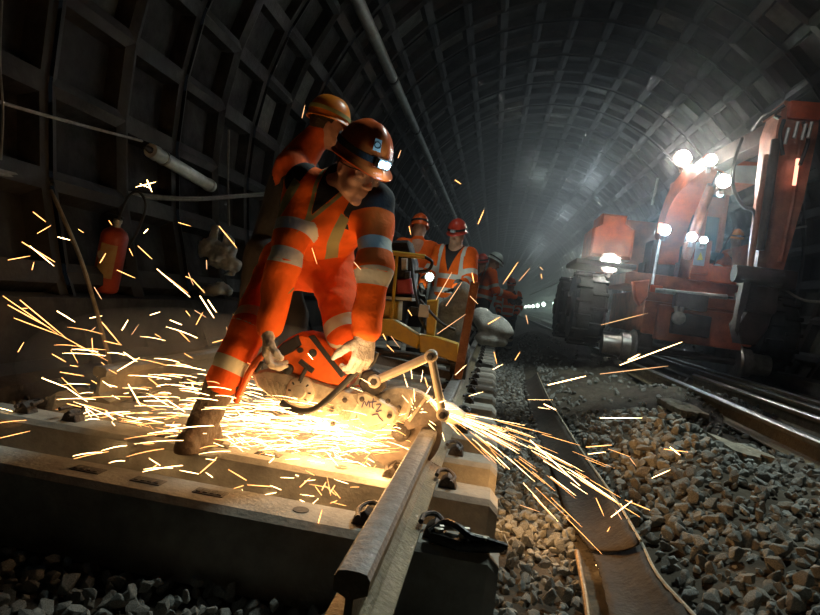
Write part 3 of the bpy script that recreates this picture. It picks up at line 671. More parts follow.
# pipe along the vault
M['pipe'] = mat('grey_duct', (.30, .31, .29), .55, .2, var=.3, vscale=4, bump=.2)
e = empty('ventilation_pipe', (-2.2, 6, 4.3), 'long grey pipe running along the tunnel vault, upper left', 'pipe')
b = MB(); b.lathe((-2.2, 3.2, 4.3), (0, 1, 0), [(0, .085), (60, .085)], 14); b.build('pipe', M['pipe'], e)
for k in range(16):
    b = MB(); b.lathe((-2.2, 4. + 3. * k, 4.3), (0, 1, 0), [(0, .098), (.07, .098)], 14); b.tube([V(-2.2, 4.03 + 3 * k, 4.3), V(-2.36, 4.03 + 3 * k, 4.55)], .02, 6); b.build('bracket', M['iron'], e)
cable('cable', [V(5.02, 60, 3.2), P(530, 295, 36), P(560, 282, 22), P(595, 269, 16), V(5.0, 11, 2.75)], .02, 'pale cable rising along the right wall behind the excavator wheel')
cable('cable', [P(783, 288, 7.9), P(795, 296, 7.2), P(808, 301, 6.6), P(840, 302, 5.5)], .014, 'pale cable hanging from the excavator arm toward the right edge')
# lamps far down the right wall
M['farlamp'] = glow('far_lamp_glow', (.75, 1., .85), 14)
for i, (x, y, Y) in enumerate(((565.5, 303, 43), (555, 303.5, 50), (544, 304.3, 59), (538, 305.6, 67), (533.5, 306.2, 77), (529.5, 306.6, 88), (526, 306.9, 100), (520, 307.3, 118))):
    p = P(x, y, Y); e = empty('wall_lamp', p, ('nearest lit lamp in the row far down the right wall' if i == 0 else 'small lit lamp far down the right wall'), 'lamp', None if i == 0 else 'lamps far down the right wall')
    if i == 0: e['group'] = 'nearest far lamp'; del e['group']
    s_ = .11 + .0014 * Y
    b = MB(); b.lathe(p, (-.6, -1, 0), [(0, s_ * .6), (.1, s_), (.14, s_ * .7), (.15, .01)], 12); b.build('lens', M['farlamp'], e); b = MB(); b.lathe(p + V(.3, .5, 0) * .3, (-.6, -1, 0), [(0, s_ * .5), (.16, s_ * 1.05)], 12); b.build('housing', M['galv'], e)

# ------------------------------------------------------------------ cut-off saw
M['orange_p'] = mat('orange_plastic', (.78, .13, .015), .42, 0, var=.2, vscale=16, bump=.06)
M['castgrey'] = mat('dusty_cast_alloy', (.40, .34, .26), .5, .35, var=.3, vscale=26, bump=.25, bscale=90)
M['lightcast'] = mat('light_cast_alloy', (.52, .44, .33), .5, .25, var=.2, vscale=20, bump=.15)
M['armpaint'] = mat('tan_painted_tube', (.55, .46, .34), .45, .2, var=.15, vscale=14)
M['disc'] = mat('abrasive_disc', (.14, .11, .09), .8, 0, var=.3, vscale=40)
M['ink'] = mat('dark_blue_ink', (.03, .025, .12), .6)
YS = 2.40
def poly(pts, Y): return [P(x, y, Y) for x, y in pts]
saw = empty('cut_off_saw', P(360, 410, YS), 'orange and grey cut-off saw clamped to the rail, throwing sparks', 'saw')
def pr(name, pts, Y, th, m, parent=None, ch=.006):
    b = MB(); b.prism(poly(pts, Y), (0, th, 0), ch); return b.build(name, m, parent or saw)
pr('engine_cover', [(267, 357), (276, 347), (287, 338), (300, 332), (312, 335), (322, 342), (333, 354), (344, 367), (351, 380), (346, 388), (330, 386), (312, 380), (290, 374), (270, 368)], YS, .2, M['orange_p'], None, .02)
pr('air_filter', [(272, 354), (282, 343), (297, 335), (301, 345), (292, 352), (280, 358)], YS - .012, .2, M['black'], None, .01)
pr('seam', [(308, 336), (313, 335), (345, 375), (341, 378)], YS - .006, .02, M['black'], None, .003)
eng = pr('engine_block', [(250, 373), (262, 370), (285, 373), (312, 381), (335, 388), (356, 394), (362, 405), (352, 422), (335, 425), (315, 418), (290, 408), (268, 396), (255, 386)], YS + .0, .17, M['castgrey'], None, .014)
for i in range(5):
    b = MB(); b.prism(poly([(263 + i * 6, 377 + i * 2), (266 + i * 6, 378 + i * 2), (272 + i * 6, 395 + i * 2.5), (269 + i * 6, 394 + i * 2.5)], YS - .006), (0, .02, 0), .002); b.build('cooling_fin', M['castgrey'], eng)
cs = P(301, 391, YS); b = MB(); b.lathe(cs + V(0, .01, 0), (0, -1, 0), [(0, .062), (.02, .06), (.03, .05), (.034, .03), (.042, .026), (.046, .01)], 24)
st = b.build('starter_cover', M['lightcast'], saw)
for k in range(8):
    w_ = k * math.pi / 4; b = MB(); b.box(cs + V(.042 * math.cos(w_), -.018, .042 * math.sin(w_)), (.014, .01, .007), np.stack([V(math.cos(w_), 0, math.sin(w_)), V(0, 1, 0), V(-math.sin(w_), 0, math.cos(w_))]), .002); b.build('vent_slot', M['black'], st)
b = MB(); b.tube(poly([(300, 361), (306, 366), (313, 371)], YS - .03), .012, 8); b.tube(poly([(307, 367), (302, 376), (300, 381)], YS - .03), .009, 8); b.build('starter_grip', M['black'], saw)
b = MB(); b.lathe(P(289, 369, YS), (0, -1, 0), [(0, .022), (.024, .021), (.03, .012)], 14); b.build('fuel_cap', M['black'], saw)
b = MB(); b.lathe(P(301, 350, YS), (0, -1, 0), [(0, .011), (.018, .011)], 12); b.build('knob', M['black'], saw); b = MB(); b.lathe(P(313, 353, YS), (0, -1, 0), [(0, .017), (.006, .016)], 14); b.build('vent', M['black'], saw)
b = MB(); b.tube(spline(poly([(270, 352), (262, 356), (252, 368), (244, 384), (236, 402)], YS - .02), 5), .0145, 10); rh = b.build('rear_handle', M['orange_p'], saw)
b = MB(); b.tube(poly([(262, 362), (256, 372)], YS - .035), .008, 8); b.build('trigger', M['black'], rh)
b = MB(); b.tube(spline(poly([(281, 402), (288, 407), (300, 411), (312, 410), (325, 402), (340, 388), (352, 376), (362, 367), (371, 363), (376, 352)], YS - .06), 6), .0135, 12); b.build('front_handle', M['black'], saw)
arm = pr('cutting_arm', [(318, 398), (335, 388), (356, 390), (385, 408), (388, 424), (372, 438), (352, 436), (330, 424)], YS + .03, .06, M['castgrey'], None, .01)
cov = pr('belt_cover', [(357, 394), (365, 392), (380, 400), (394, 408), (398, 416), (394, 424), (380, 424), (367, 428), (358, 420), (354, 406)], YS + .005, .05, M['lightcast'], None, .008)
for x, y in ((388, 401), (399, 407.5), (389.5, 416), (332, 410), (333, 424), (362, 399), (345, 400), (336, 392)):
    b = MB(); b.lathe(P(x, y, YS + .002), (0, -1, 0), [(0, .0105), (.007, .0105), (.009, .007)], 10); b.build('bolt', M['iron'], cov)
def wr_(z): return [P(250 + x / 3.905, 320 + y / 3.905, YS + .003) for x, y in z]
b = MB()
for st_ in ([(436, 342), (447, 318), (455, 336), (463, 316), (468, 342)], [(482, 306), (477, 338), (484, 346)], [(468, 322), (494, 318)], [(492, 332), (512, 330), (492, 358), (514, 353)], [(476, 372), (498, 368), (504, 380), (520, 396)]):
    b.tube(spline(wr_(st_), 3), .0022, 5)
b.build('handwritten_mark', M['ink'], cov)
def fan(c, r, a0, a1, n=18):
    return [c] + [c + r * V(math.cos(math.radians(a0 + (a1 - a0) * i / n)), 0, math.sin(math.radians(a0 + (a1 - a0) * i / n))) for i in range(n + 1)]
cb = P(401, 432, YS + .07); b = MB(); b.prism(fan(cb, .186, 28, 205, 24), (0, .055, 0), .006); gd = b.build('blade_guard', M['castgrey'], saw)
b = MB(); b.prism(fan(cb + V(0, -.012, 0), .176, 26, 78, 10), (0, .012, 0), .003); b.build('guard_flap', M['disc'], gd)
for a in (78, 62):
    b = MB(); q = V(math.cos(math.radians(a)), 0, math.sin(math.radians(a))); b.box(cb + q * .12 + V(0, -.014, 0), (.12, .008, .012), np.stack([q, V(0, 1, 0), np.cross(q, V(0, 1, 0))])); b.build('rib', M['lightcast'], gd)
b = MB(); b.lathe(cb + V(0, .026, 0), (0, 1, 0), [(0, .17), (.004, .17)], 40); bl = b.build('blade', M['disc'], saw)
b = MB(); b.lathe(cb + V(0, -.02, 0), (0, 1, 0), [(0, .02), (.012, .04), (.06, .04)], 20); b.build('flange', M['iron'], bl)
b = MB(); ca_ = P(375, 381, YS + .02); cb_ = P(431, 356, YS + .02); cc_ = P(443, 414, YS + .02)
b.tube([ca_, cb_], .0185, 14); b.tube([cb_, cc_], .0165, 14); ga = b.build('guide_arm', M['armpaint'], saw)
for p, r_ in ((ca_, .028), (cb_, .026), (cc_, .026)):
    b = MB(); b.lathe(p + V(0, .03, 0), (0, -1, 0), [(0, r_), (.05, r_), (.056, r_ * .8)], 18); j = b.build('joint', M['armpaint'], ga); b = MB(); b.lathe(p + V(0, -.026, 0), (0, -1, 0), [(0, .015), (.01, .015), (.012, .008)], 6); b.build('nut', M['iron'], j)
b = MB(); b.prism(poly([(362, 372), (372, 369), (384, 376), (386, 388), (376, 396), (364, 394), (358, 384)], YS + .02), (0, .06, 0), .008); b.build('arm_mount', M['iron'], saw)
pr('rail_clamp', [(419, 404), (432, 407), (442, 402), (452, 405), (466, 416), (463, 424), (452, 426), (440, 420), (426, 414)], YS + .15, .07, M['armpaint'], None, .008)

# ------------------------------------------------------------------ people
M['skin'] = mat('skin', (.52, .28, .18), .55, 0, var=.12, vscale=30)
M['hair'] = mat('dark_hair', (.05, .035, .02), .7, bump=.6, bscale=120)
M['strap'] = mat('black_strap', (.02, .02, .022), .7, bump=.2, bscale=150)
M['lamp'] = mat('grey_lamp_case', (.2, .21, .22), .45)
M['lenson'] = glow('headlamp_on', (.45, .8, 1.), 14); M['lensdim'] = glow('headlamp_glint', (.6, .9, 1.), 1.6); M['lensoff'] = mat('clear_lens', (.4, .42, .42), .2)
M['hel'] = mat('orange_helmet', (.72, .12, .02), .32, 0, var=.22, vscale=10, bump=.04, bscale=30)
M['hel2'] = mat('orange_yellow_helmet', (.85, .24, .02), .35, 0, var=.15, vscale=10)
M['helw'] = mat('white_helmet', (.62, .68, .62), .35); M['helr'] = mat('red_helmet', (.62, .07, .04), .35)
M['olive'] = mat('olive_strap', (.32, .34, .14), .7)
OR = (.95, .145, .012)
M['jk'] = cloth_mat('orange_work_shirt', OR); M['tr'] = cloth_mat('orange_work_trousers', (.90, .12, .014), band=(.6, .56, .42))
M['jk2'] = cloth_mat('worn_orange_jacket', (.75, .13, .03), dirt=.6); M['dkt'] = cloth_mat('dark_trousers', (.035, .03, .03)); M['gyt'] = cloth_mat('grey_trousers', (.26, .26, .25), dirt=.3); M['jean'] = cloth_mat('blue_jeans', (.05, .07, .11))
M['gl'] = mat('pale_work_glove', (.52, .45, .36), .85, 0, var=.25, vscale=25, bump=.4, bscale=120)
M['gldk'] = mat('dark_glove', (.05, .045, .04), .85, var=.3, vscale=25)
M['bt'] = mat('brown_boot_leather', (.075, .045, .025), .6, 0, var=.4, vscale=16, bump=.4, bscale=50)
M['cuff'] = mat('red_cuff', (.55, .06, .03), .8)
M['gls'] = mat('clear_glasses', (.9, .95, .95), .08, 0, spec=.6, trans=.9)
base_m = dict(skin=M['skin'], jacket=M['jk'], trousers=M['tr'], boot=M['bt'], glove=M['gl'], helmet=M['hel'], strap=M['strap'], lamp=M['lamp'], lens=M['lenson'], cuff=M['cuff'], glass=M['gls'])
def sticker(hel, W, r, f, u):
    m_ = mat('helmet_sticker', (.7, .74, .7), .5); b = MB(); a = math.radians(72); q = []
    for da, z in ((-.14, .062), (.14, .062), (.14, .104), (-.14, .104)):
        k = math.cos(math.asin(min(.99, (z / .15) ** (1 / .95)))) ** .82; q.append(W(.114 * k * math.cos(a + da) * 1.07, .139 * k * math.sin(a + da) * 1.07, z))
    b.prism(q, (q[0] - q[2]) * 0 + unit(np.cross(q[1] - q[0], q[3] - q[0])) * .002); s_ = b.build('sticker', m_, hel)
    c = sum(q) / 4; n_ = unit(np.cross(q[1] - q[0], q[3] - q[0])); b = MB(); ex = unit(q[1] - q[0]); ey = np.cross(n_, ex); b.tube([c + n_ * .002 + .012 * (ex * math.cos(t) + ey * math.sin(t)) for t in np.linspace(0, 6.28, 15)], .0018, 5); b.build('emblem', M['strap'], s_)
hf = unit(V(.66, -.60, -.40)); hu = V(.12, -.1, 1.)
main = dict(head=P(358, 170, 2.36), hf=hf, hu=hu, neck=P(340, 180, 2.47), sh=(P(303, 186, 2.47), P(377, 203, 2.42)), el=(P(284, 262, 2.36), P(374, 272, 2.32)), wr=(P(270, 326, 2.33), P(366, 331, 2.29)),
    hd=(V(.0, -.06, -1), V(.05, -.22, -1)), hn=(V(.9, .3, 0), V(-.75, .65, 0)), hip=(P(284, 262, 2.76), P(330, 262, 2.72)), kn=(P(250, 326, 2.46), P(347, 332, 2.5)), an=(P(213, 413, 2.44), P(358, 408, 2.74)),
    toe=(V(-1.115, 2.17, .02), P(352, 440, 2.5)), ground=(.0, -.2), abands=(.205, .335), tbands=(.40, .61), yoke=True, fold=.0095, hem=.17, glasses=True, cuffs=True, hk=1.0, s=.98, sticker=sticker,
    curl=((.55, .75, .6), (.6, .8, .6)), arm_r=(.082, .068, .054), leg_r=(.104, .083, .072), cuff=(.32, .14), hem_r=.108)
main['an'] = (V(-1.10, 2.33, .14), main['an'][1])
who, LAMP_AT = person(main, 'worker in orange bending over the cut-off saw, lit headlamp on helmet', dict(base_m, hair=M['hair']), .0055)
LAMP_F = hf
w2 = dict(head=P(327, 128, 3.6), hf=V(.86, .45, -.12), hu=V(.1, 0, 1), neck=P(305, 149, 3.62), sh=(P(292, 165, 3.42), P(300, 152, 3.82)), el=(P(300, 225, 3.3), P(330, 222, 3.8)), wr=(P(318, 262, 3.3), P(345, 260, 3.8)), hd=(V(.4, 0, -1), V(.3, 0, -1)), hn=(V(0, 1, -.2), V(0, -1, -.2)),
    hip=(P(266, 255, 3.46), P(272, 253, 3.74)), kn=(P(252, 322, 3.4), P(292, 315, 3.75)), an=(V(-1.55, 3.45, .12), V(-1.25, 3.8, .12)), toe=(V(-1.36, 3.42, .02), V(-1.05, 3.85, .02)), ground=(0, 0), abands=(), shade_low=True, tbands=(9.,), collar=.13, leg_r=(.125, .1, .08), s=.98)
person(w2, 'standing worker behind the bending one, orange helmet with dim lamp, dark trousers', dict(base_m, helmet=M['hel2'], strap=M['olive'], jacket=M['jk2'], trousers=M['dkt'], lens=M['lensdim'], glove=M['gldk'], hair=M['hair']), .012)
def mm(**k): d = dict(base_m, lens=M['lensoff'], glove=M['gldk'], trousers=M['dkt']); d.update(k); return d
def stand2(x, yh, Y, face, label, mats, **kw):
    global base_m
    old = base_m; base_m = mats
    try: return stand_raw(x, yh, Y, face, label, **kw)
    finally: base_m = old
def stand_raw(x, yh, Y, face, label, zf=0., pose=None, style='vest', **kw):
    hc = P(x, yh, Y); H = hc[2] + .12 - zf; k = H / 1.78; a = math.radians(face); f = V(-math.sin(a), math.cos(a), 0); r = V(math.cos(a), math.sin(a), 0); ps = dict(lean=.06, arm=.25, step=.12, tilt=-.15); ps.update(pose or {})
    c = V(hc[0], hc[1], zf); o = -f * ps['lean'] * k
    def w(x_, y_, z_): return c + k * (x_ * r + y_ * f) + V(0, 0, z_ * k) + o * (1 - z_ / 1.6)
    ar = ps['arm']; st = ps['step']
    J = dict(head=hc, hf=f + V(0, 0, ps['tilt']), hu=V(0, 0, 1), neck=w(0, -.03, 1.5), sh=(w(.19, -.02, 1.44), w(-.19, -.02, 1.44)), el=(w(.26, .02 + ar * .2, 1.15), w(-.26, .02 + ar * .2, 1.15)), wr=(w(.2, .1 + ar * .8, .95 + ar * .3), w(-.2, .1 + ar * .8, .95 + ar * .3)),
        hd=(f * (.2 + ar) - V(0, 0, 1 - ar * .6),) * 2, hn=(-r, r), hip=(w(.1, 0, .92), w(-.1, 0, .92)), kn=(w(.12, .04 + st, .5), w(-.12, .04 - st * .3, .5)), an=(w(.12, st * .9, .11), w(-.12, -st, .11)), toe=(w(.15, .2 + st * .9, .02), w(-.15, .2 - st, .02)), ground=(zf, zf), s=k, style=style, abands=(.2, .36), torso_bands=(.30, .44), leg_r=(.1, .085, .075))
    J.update(kw); return person(J, label, base_m, .014)
stand2(419, 230, 6.4, 12, 'worker seen from behind in orange, left of the man in the vest', mm(helmet=M['hel'], lens=M['lensoff']), zf=-.05, pose=dict(lean=.1, arm=.5))
stand2(457, 236, 6.0, 165, 'worker in an orange reflective vest facing the yellow trolley', mm(helmet=M['helr'], jacket=M['jk'], trousers=M['gyt'], lens=M['lensoff']), zf=-.05, braces=True, pose=dict(lean=.0, arm=.3, tilt=-.3))
stand2(482, 264, 10.6, 150, 'distant worker in a red helmet beside the white-helmeted one', mm(helmet=M['helr'], jacket=M['jk2']), zf=-.1)
stand2(494, 263, 10.0, -75, 'distant worker in a white helmet, seen from the side', mm(helmet=M['helw'], jacket=M['jk']), zf=-.1, pose=dict(lean=.3, arm=.5, tilt=-.4))
stand2(511, 286, 12.0, 178, 'worker in jeans walking toward the viewer, farthest right of the crew', mm(helmet=M['hel'], jacket=M['jk'], trousers=M['jean']), zf=-.22, braces=True, pose=dict(step=.2, arm=.2))

# ------------------------------------------------------------------ yellow trolley, post, sacks
M['yellow'] = mat('worn_yellow_paint', (.62, .36, .02), .5, 0, col2=(.40, .24, .03), vscale=9, bump=.15)
M['engine'] = mat('oily_engine_metal', (.02, .02, .022), .8, 0, var=.4, vscale=14, bump=.3)
M['tankred'] = mat('dark_red_tank', (.25, .02, .03), .35)
M['white'] = mat('white_box', (.55, .55, .52), .6)
YT = 4.4; tro = empty('rail_trolley', P(420, 360, YT), 'yellow rail trolley with an engine and upright post behind the saw', 'trolley')
def pt_(name, pts, Y, th, m, ch=.01, parent=None):
    b = MB(); b.prism(poly(pts, Y), (0, th, 0), ch); return b.build(name, m, parent or tro)
pt_('beam', [(366, 318), (392, 319), (406, 327), (421, 337), (417, 349), (404, 343), (388, 336), (366, 336)], YT - .1, .14, M['yellow'])
pt_('beam', [(418, 334), (440, 338), (458, 344), (460, 364), (440, 357), (420, 352)], YT - .15, .14, M['yellow'])
pt_('beam', [(340, 346), (452, 372), (452, 380), (340, 356)], YT + .1, .1, M['iron'])
pt_('post', [(427, 300), (438, 299), (436, 320), (434, 337), (426, 336)], YT - .05, .09, M['yellow'])
pt_('tank_box', [(370, 299), (398, 301), (397, 321), (370, 320)], YT + .02, .25, M['yellow'], .015)
pt_('engine', [(380, 262), (388, 240), (408, 240), (414, 262), (412, 297), (382, 297)], YT + .05, .3, M['engine'], .02)
E2_ = [pt_('cylinder', [(x, y), (x + 6, y), (x + 6, y + 12), (x, y + 12)], YT - .0, .1, M[m_], .01) for x, y, m_ in ((401, 258, 'galv'), (404, 271, 'engine'))]
pt_('fuel_tank', [(395, 279), (411, 278), (413, 294), (396, 294)], YT - .01, .12, M['tankred'], .015)
pt_('tray', [(376, 295), (412, 298), (412, 301), (376, 298)], YT - .04, .3, M['galv'], .004)
b = MB(); b.tube([P(378, 251, YT - .06), P(400, 254, YT - .06), P(425, 257, YT - .06)], .019, 10); b.tube([P(397, 256, YT - .06), P(394, 290, YT - .06), P(391, 328, YT - .06)], .012, 10); b.build('handle_frame', M['yellow'], tro)
b = MB(); b.tube(spline([P(425, 257, YT - .06), P(432, 262, YT - .08), P(428, 270, YT - .08), P(415, 272, YT - .06)]), .012, 8); b.build('grip', M['black'], tro)
b = MB(); b.box(P(424, 311, YT - .1), (.07, .05, .09), ch=.006); b.build('control_box', M['white'], tro)
b = MB(); b.box(P(414, 311, YT - .08), (.06, .04, .06), ch=.006); b.build('bracket', M['engine'], tro)
b = MB(); b.tube(spline([P(412, 264, YT), P(414, 285, YT - .05), P(418, 305, YT - .04), P(421, 320, YT - .02), P(427, 330, YT)]), .011, 8); b.tube(spline([P(420, 300, YT - .1), P(440, 322, YT - .12), P(455, 330, YT - .1)]), .01, 8); b.build('hose', M['black'], tro)
for x in (RAIL_X, RAIL_L):
    b = MB(); b.lathe(V(x - .06, YT + .05, .27), (1, 0, 0), [(0, .085), (.09, .085), (.095, .115), (.12, .115)], 22); b.build('wheel', M['iron'], tro)
b = MB(); b.tube([V(RAIL_L, YT + .05, .27), V(RAIL_X, YT + .05, .27)], .03, 10); b.build('axle', M['iron'], tro)
M['worklamp'] = glow('work_lamp_glow', (.7, 1., .85), 30)
wl = P(429.5, 277, 5.6); e = empty('work_lamp', wl, 'small bright work lamp glowing behind the yellow post', 'lamp'); b = MB(); b.lathe(wl, (.1, -1, -.1), [(0, .036), (.006, .036), (.012, .02)], 14); b.build('lens', M['worklamp'], e); b = MB(); b.lathe(wl + V(0, .001, 0), (-.1, 1, .1), [(0, .046), (.05, .044), (.07, .02)], 14); b.build('housing', M['black'], e); b = MB(); b.tube([wl + V(0, .04, -.03), V(wl[0], wl[1] + .05, 0)], .014, 8); b.build('stand', M['black'], e)
M['rust'] = mat('rusted_brown_steel', (.16, .06, .025), .7, .3, col2=(.30, .13, .06), vscale=14, bump=.4, bscale=40)
b = MB(); p0, p1 = V(-.185, 4.15, .19), P(475, 282, 4.15); q = unit(p1 - p0); xx = unit(np.cross(q, V(0, 1, 0))); L = np.linalg.norm(p1 - p0)
b.box((p0 + p1) / 2, (.058, .02, L), np.stack([xx, V(0, 1, 0), q]), .003); b.box((p0 + p1) / 2 + V(0, .04, 0), (.02, .07, L), np.stack([xx, V(0, 1, 0), q]), .003); b.box((p0 + p1) / 2 + V(0, .08, 0), (.058, .02, L), np.stack([xx, V(0, 1, 0), q]), .003); tag(b.build('steel_post', M['rust'], base=p0), 'rusty brown steel post standing upright on the rail', 'post')
M['sack'] = mat('grey_sackcloth', (.34, .34, .31), .85, 0, var=.35, vscale=7, bump=.4, bscale=60)
lump('sack', [(P(452, 312, 5.0), (.12, .1, .13)), (P(463, 297, 5.0), (.08, .08, .13)), (P(443, 322, 5.0), (.1, .08, .07)), (P(453, 338, 5.0), (.13, .12, .2)), (P(453, 352, 5.0), (.14, .12, .13))], 'pale grey sack between the yellow post and the rusty post', 'sack', M['sack'], .015, 18)
lump('sack', [(P(493, 326, 7.2), (.2, .2, .14)), (P(483, 318, 7.2), (.12, .14, .13)), (P(502, 331, 7.15), (.14, .14, .08)), (P(492, 338, 7.2), (.2, .18, .1))], 'grey sack heaped on the sleepers right of the rusty post', 'sack', M['sack'], .02, 14)
# ------------------------------------------------------------------ road-rail excavator
M['exo'] = mat('excavator_orange', (.5, .08, .018), .42, 0, var=.3, vscale=5, bump=.08)
M['exd'] = mat('dark_chassis', (.045, .028, .024), .6, .2, var=.4, vscale=6, bump=.2)
M['exr'] = mat('grimy_red_orange', (.30, .075, .03), .5, 0, var=.45, vscale=5, bump=.15)
M['exb'] = mat('brownish_arm_paint', (.34, .12, .07), .5, .1, var=.4, vscale=5, bump=.2)
M['tyre'] = mat('tyre_rubber', (.012, .012, .012), .8, 0, var=.4, vscale=10, bump=.3)
M['wheel'] = mat('polished_wheel_steel', (.35, .33, .31), .4, .8, var=.3, vscale=10)
M['cabglass'] = mat('cab_glass', (.75, .9, .95), .05, 0, spec=.5, trans=1.)
M['chrome'] = mat('bright_piston_rod', (.7, .7, .72), .2, .9)
M['cream'] = mat('cab_roof_lining', (.55, .53, .48), .6, 0, var=.15, vscale=6)
M['lampw'] = glow('flood_lamp_warm', (1., .97, .85), 180); M['lampb'] = glow('flood_lamp_cool', (.62, .86, 1.), 120); M['ind'] = glow('indicator_red', (1., .45, .3), 2.2)
exc = empty('excavator', (2.75, 9.2, .18), 'orange road-rail excavator with lit lamps standing on the right track', 'excavator')
def E_(name, m, fn, parent=None, smooth=35):
    b = MB(); fn(b); return b.build(name, m, parent or exc, smooth=smooth)
E_('chassis', M['exr'], lambda b: (b.box((2.85, 10.2, .92), (1.5, 2.5, .62), ch=.04), b.box((2.85, 9.0, .8), (1.15, .3, .5), ch=.03)))
E_('front_beam', M['exr'], lambda b: b.box((2.75, 8.86, 1.16), (1.5, .12, .16), ch=.02))
E_('guard_bar', M['galv'], lambda b: b.tube([P(655, 290, 8.7), P(690, 294, 8.7), P(727, 297, 8.7)], .035, 8))
E_('side_bracket', M['exo'], lambda b: (b.prism([P(x, y, 8.75) for x, y in ((634, 281), (650, 279), (648, 297), (640, 306), (636, 298))], (0, .2, 0), .02), b.box(P(656, 289, 8.72), (.16, .06, .1), ch=.01)))
E_('tow_hitch', M['exd'], lambda b: (b.box(P(690, 302, 8.7), (.42, .2, .22), ch=.03), b.box(P(690, 325, 8.75), (.5, .15, .3), ch=.03)))
E_('hitch_pin', M['galv'], lambda b: (b.lathe(P(678, 318, 8.6), (0, -1, 0), [(0, .09), (.05, .09), (.07, .05)], 14), b.tube([P(676, 306, 8.6), P(677, 316, 8.6)], .03, 8), b.tube([P(682, 307, 8.6), P(680, 316, 8.6)], .03, 8)))
def rwheel(x, s, Y=9.05):
    def fn(b): b.lathe((x, Y, .385), (s, 0, 0), [(-.03, .09), (-.03, .25), (.0, .262), (.03, .235), (.045, .205), (.16, .20), (.165, .17), (.2, .15), (.42, .145), (.43, .06)], 30)
    return fn
E_('rail_wheel', M['wheel'], rwheel(2.02, -1)); E_('rail_wheel', M['wheel'], rwheel(3.46, 1))
E_('axle_arm', M['exd'], lambda b: (b.box((2.2, 9.25, .55), (.2, .5, .35), ch=.03), b.box((3.25, 9.25, .55), (.2, .5, .35), ch=.03), b.tube([V(2.05, 9.05, .385), V(3.45, 9.05, .385)], .06, 10)))
def tyre(x, Y, z, R_, w):
    def fn(b):
        b.lathe((x - w / 2, Y, z), (1, 0, 0), [(0, R_ * .5), (0, R_ * .86), (.05, R_ * .97), (w - .05, R_ * .97), (w, R_ * .86), (w, R_ * .5)], 36)
        for i in range(30):
            a = 2 * math.pi * i / 30; q = V(0, math.cos(a), math.sin(a)); b.box(V(x + (w / 4 if i % 2 else -w / 4), Y, z) + q * R_ * .97, (w * .5, .05, .05), np.stack([V(1, 0, 0), q, np.cross(V(1, 0, 0), q)]), .01)
    return fn
def hubf(x, Y, z, s): return lambda b: b.lathe((x, Y, z), (s, 0, 0), [(0, .28), (.02, .27), (.05, .16), (.09, .14), (.1, .05)], 20)
for x, Y in ((1.38, 9.5), (4.0, 9.5), (1.38, 11.6), (4.0, 11.6)):
    t = E_('tyre', M['tyre'], tyre(x, Y, .86, .56, .46)); E_('hub', M['exd'], hubf(x + (-.2 if x < 2 else .2), Y, .86, -1 if x < 2 else 1), t)
E_('fender', M['exo'], lambda b: b.prism([V(1.30, 9.35, 1.66), V(1.92, 9.35, 1.66), V(1.92, 9.35, 2.12), V(1.78, 9.35, 2.2), V(1.78, 9.35, 2.32), V(1.42, 9.35, 2.32), V(1.42, 9.35, 2.16), V(1.30, 9.35, 2.08)], (0, .9, 0), .04))
E_('mudguard', M['exd'], lambda b: b.box((1.5, 9.6, 1.53), (.85, 1.3, .08), ch=.03))
E_('platform', M['exr'], lambda b: (b.box((2.85, 10.7, 1.42), (1.9, 2.3, .2), ch=.04), b.lathe((2.85, 10.5, 1.2), (0, 0, 1), [(0, .55), (.14, .55)], 24)))
E_('engine_house', M['exr'], lambda b: (b.box((2.3, 11.4, 2.0), (.95, 1.3, 1.0), ch=.08), b.box((3.2, 11.7, 1.9), (.9, .8, .8), ch=.08)))
E_('boom_bracket', M['exd'], lambda b: (b.box((2.32, 9.9, 1.75), (.12, .5, .6), ch=.03), b.box((2.66, 9.9, 1.75), (.08, .5, .6), ch=.03), b.box((2.48, 10.1, 1.6), (.5, .4, .25), ch=.03)))
# cab
cx0, cx1, cy0, cy1, cz0, cz1 = 2.80, 3.62, 9.42, 10.75, 1.52, 3.08
cab = E_('cab', M['exo'], lambda b: (b.box(((cx0 + cx1) / 2, cy0 + .03, cz0 + .1), (cx1 - cx0, .07, .24), ch=.02), b.box((cx0 + .05, (cy0 + cy1) / 2, cz0 + .3), (.06, cy1 - cy0, .6), ch=.02), b.box((cx1 - .03, (cy0 + cy1) / 2, cz0 + .3), (.06, cy1 - cy0, .6), ch=.02), b.box(((cx0 + cx1) / 2, cy1, cz0 + .75), (cx1 - cx0, .06, 1.5), ch=.02), b.box(((cx0 + cx1) / 2, (cy0 + cy1) / 2, cz0), (cx1 - cx0, cy1 - cy0, .06), ch=.02)))
for i, (x, y) in enumerate(((cx0 + .05, cy0 + .03), (cx1 - .03, cy0 + .03), (cx0 + .05, cy1), (cx1 - .03, cy1))):
    E_('cab_post', M['exo'], lambda b: b.box((x, y, (cz0 + cz1) / 2), ((.13 if i == 0 else .07), .08, cz1 - cz0), ch=.02), cab)
E_('cab_roof', M['exo'], lambda b: b.prism([V(cx0 - .12, cy0 - .12, cz1), V(cx1 + .03, cy0 - .12, cz1), V(cx1 + .03, cy0 - .12, cz1 + .1), V(cx1 - .08, cy0 - .12, cz1 + .2), V(cx0, cy0 - .12, cz1 + .2), V(cx0 - .12, cy0 - .12, cz1 + .1)], (0, 1.55, 0), .03), cab)
E_('roof_visor', M['cream'], lambda b: b.prism([V(cx0 + .05, cy0 - .02, cz1 - .1), V(cx1, cy0 - .02, cz1 - .1), V(cx1, cy0 - .2, cz1 + .1), V(cx0 - .05, cy0 - .2, cz1 + .02)], (0, -.02, .04), .004), cab)
E_('windscreen', M['cabglass'], lambda b: b.box(((cx0 + cx1) / 2, cy0 + .01, (cz0 + .25 + cz1) / 2), (cx1 - cx0 - .1, .012, cz1 - cz0 - .25)), cab, 0)
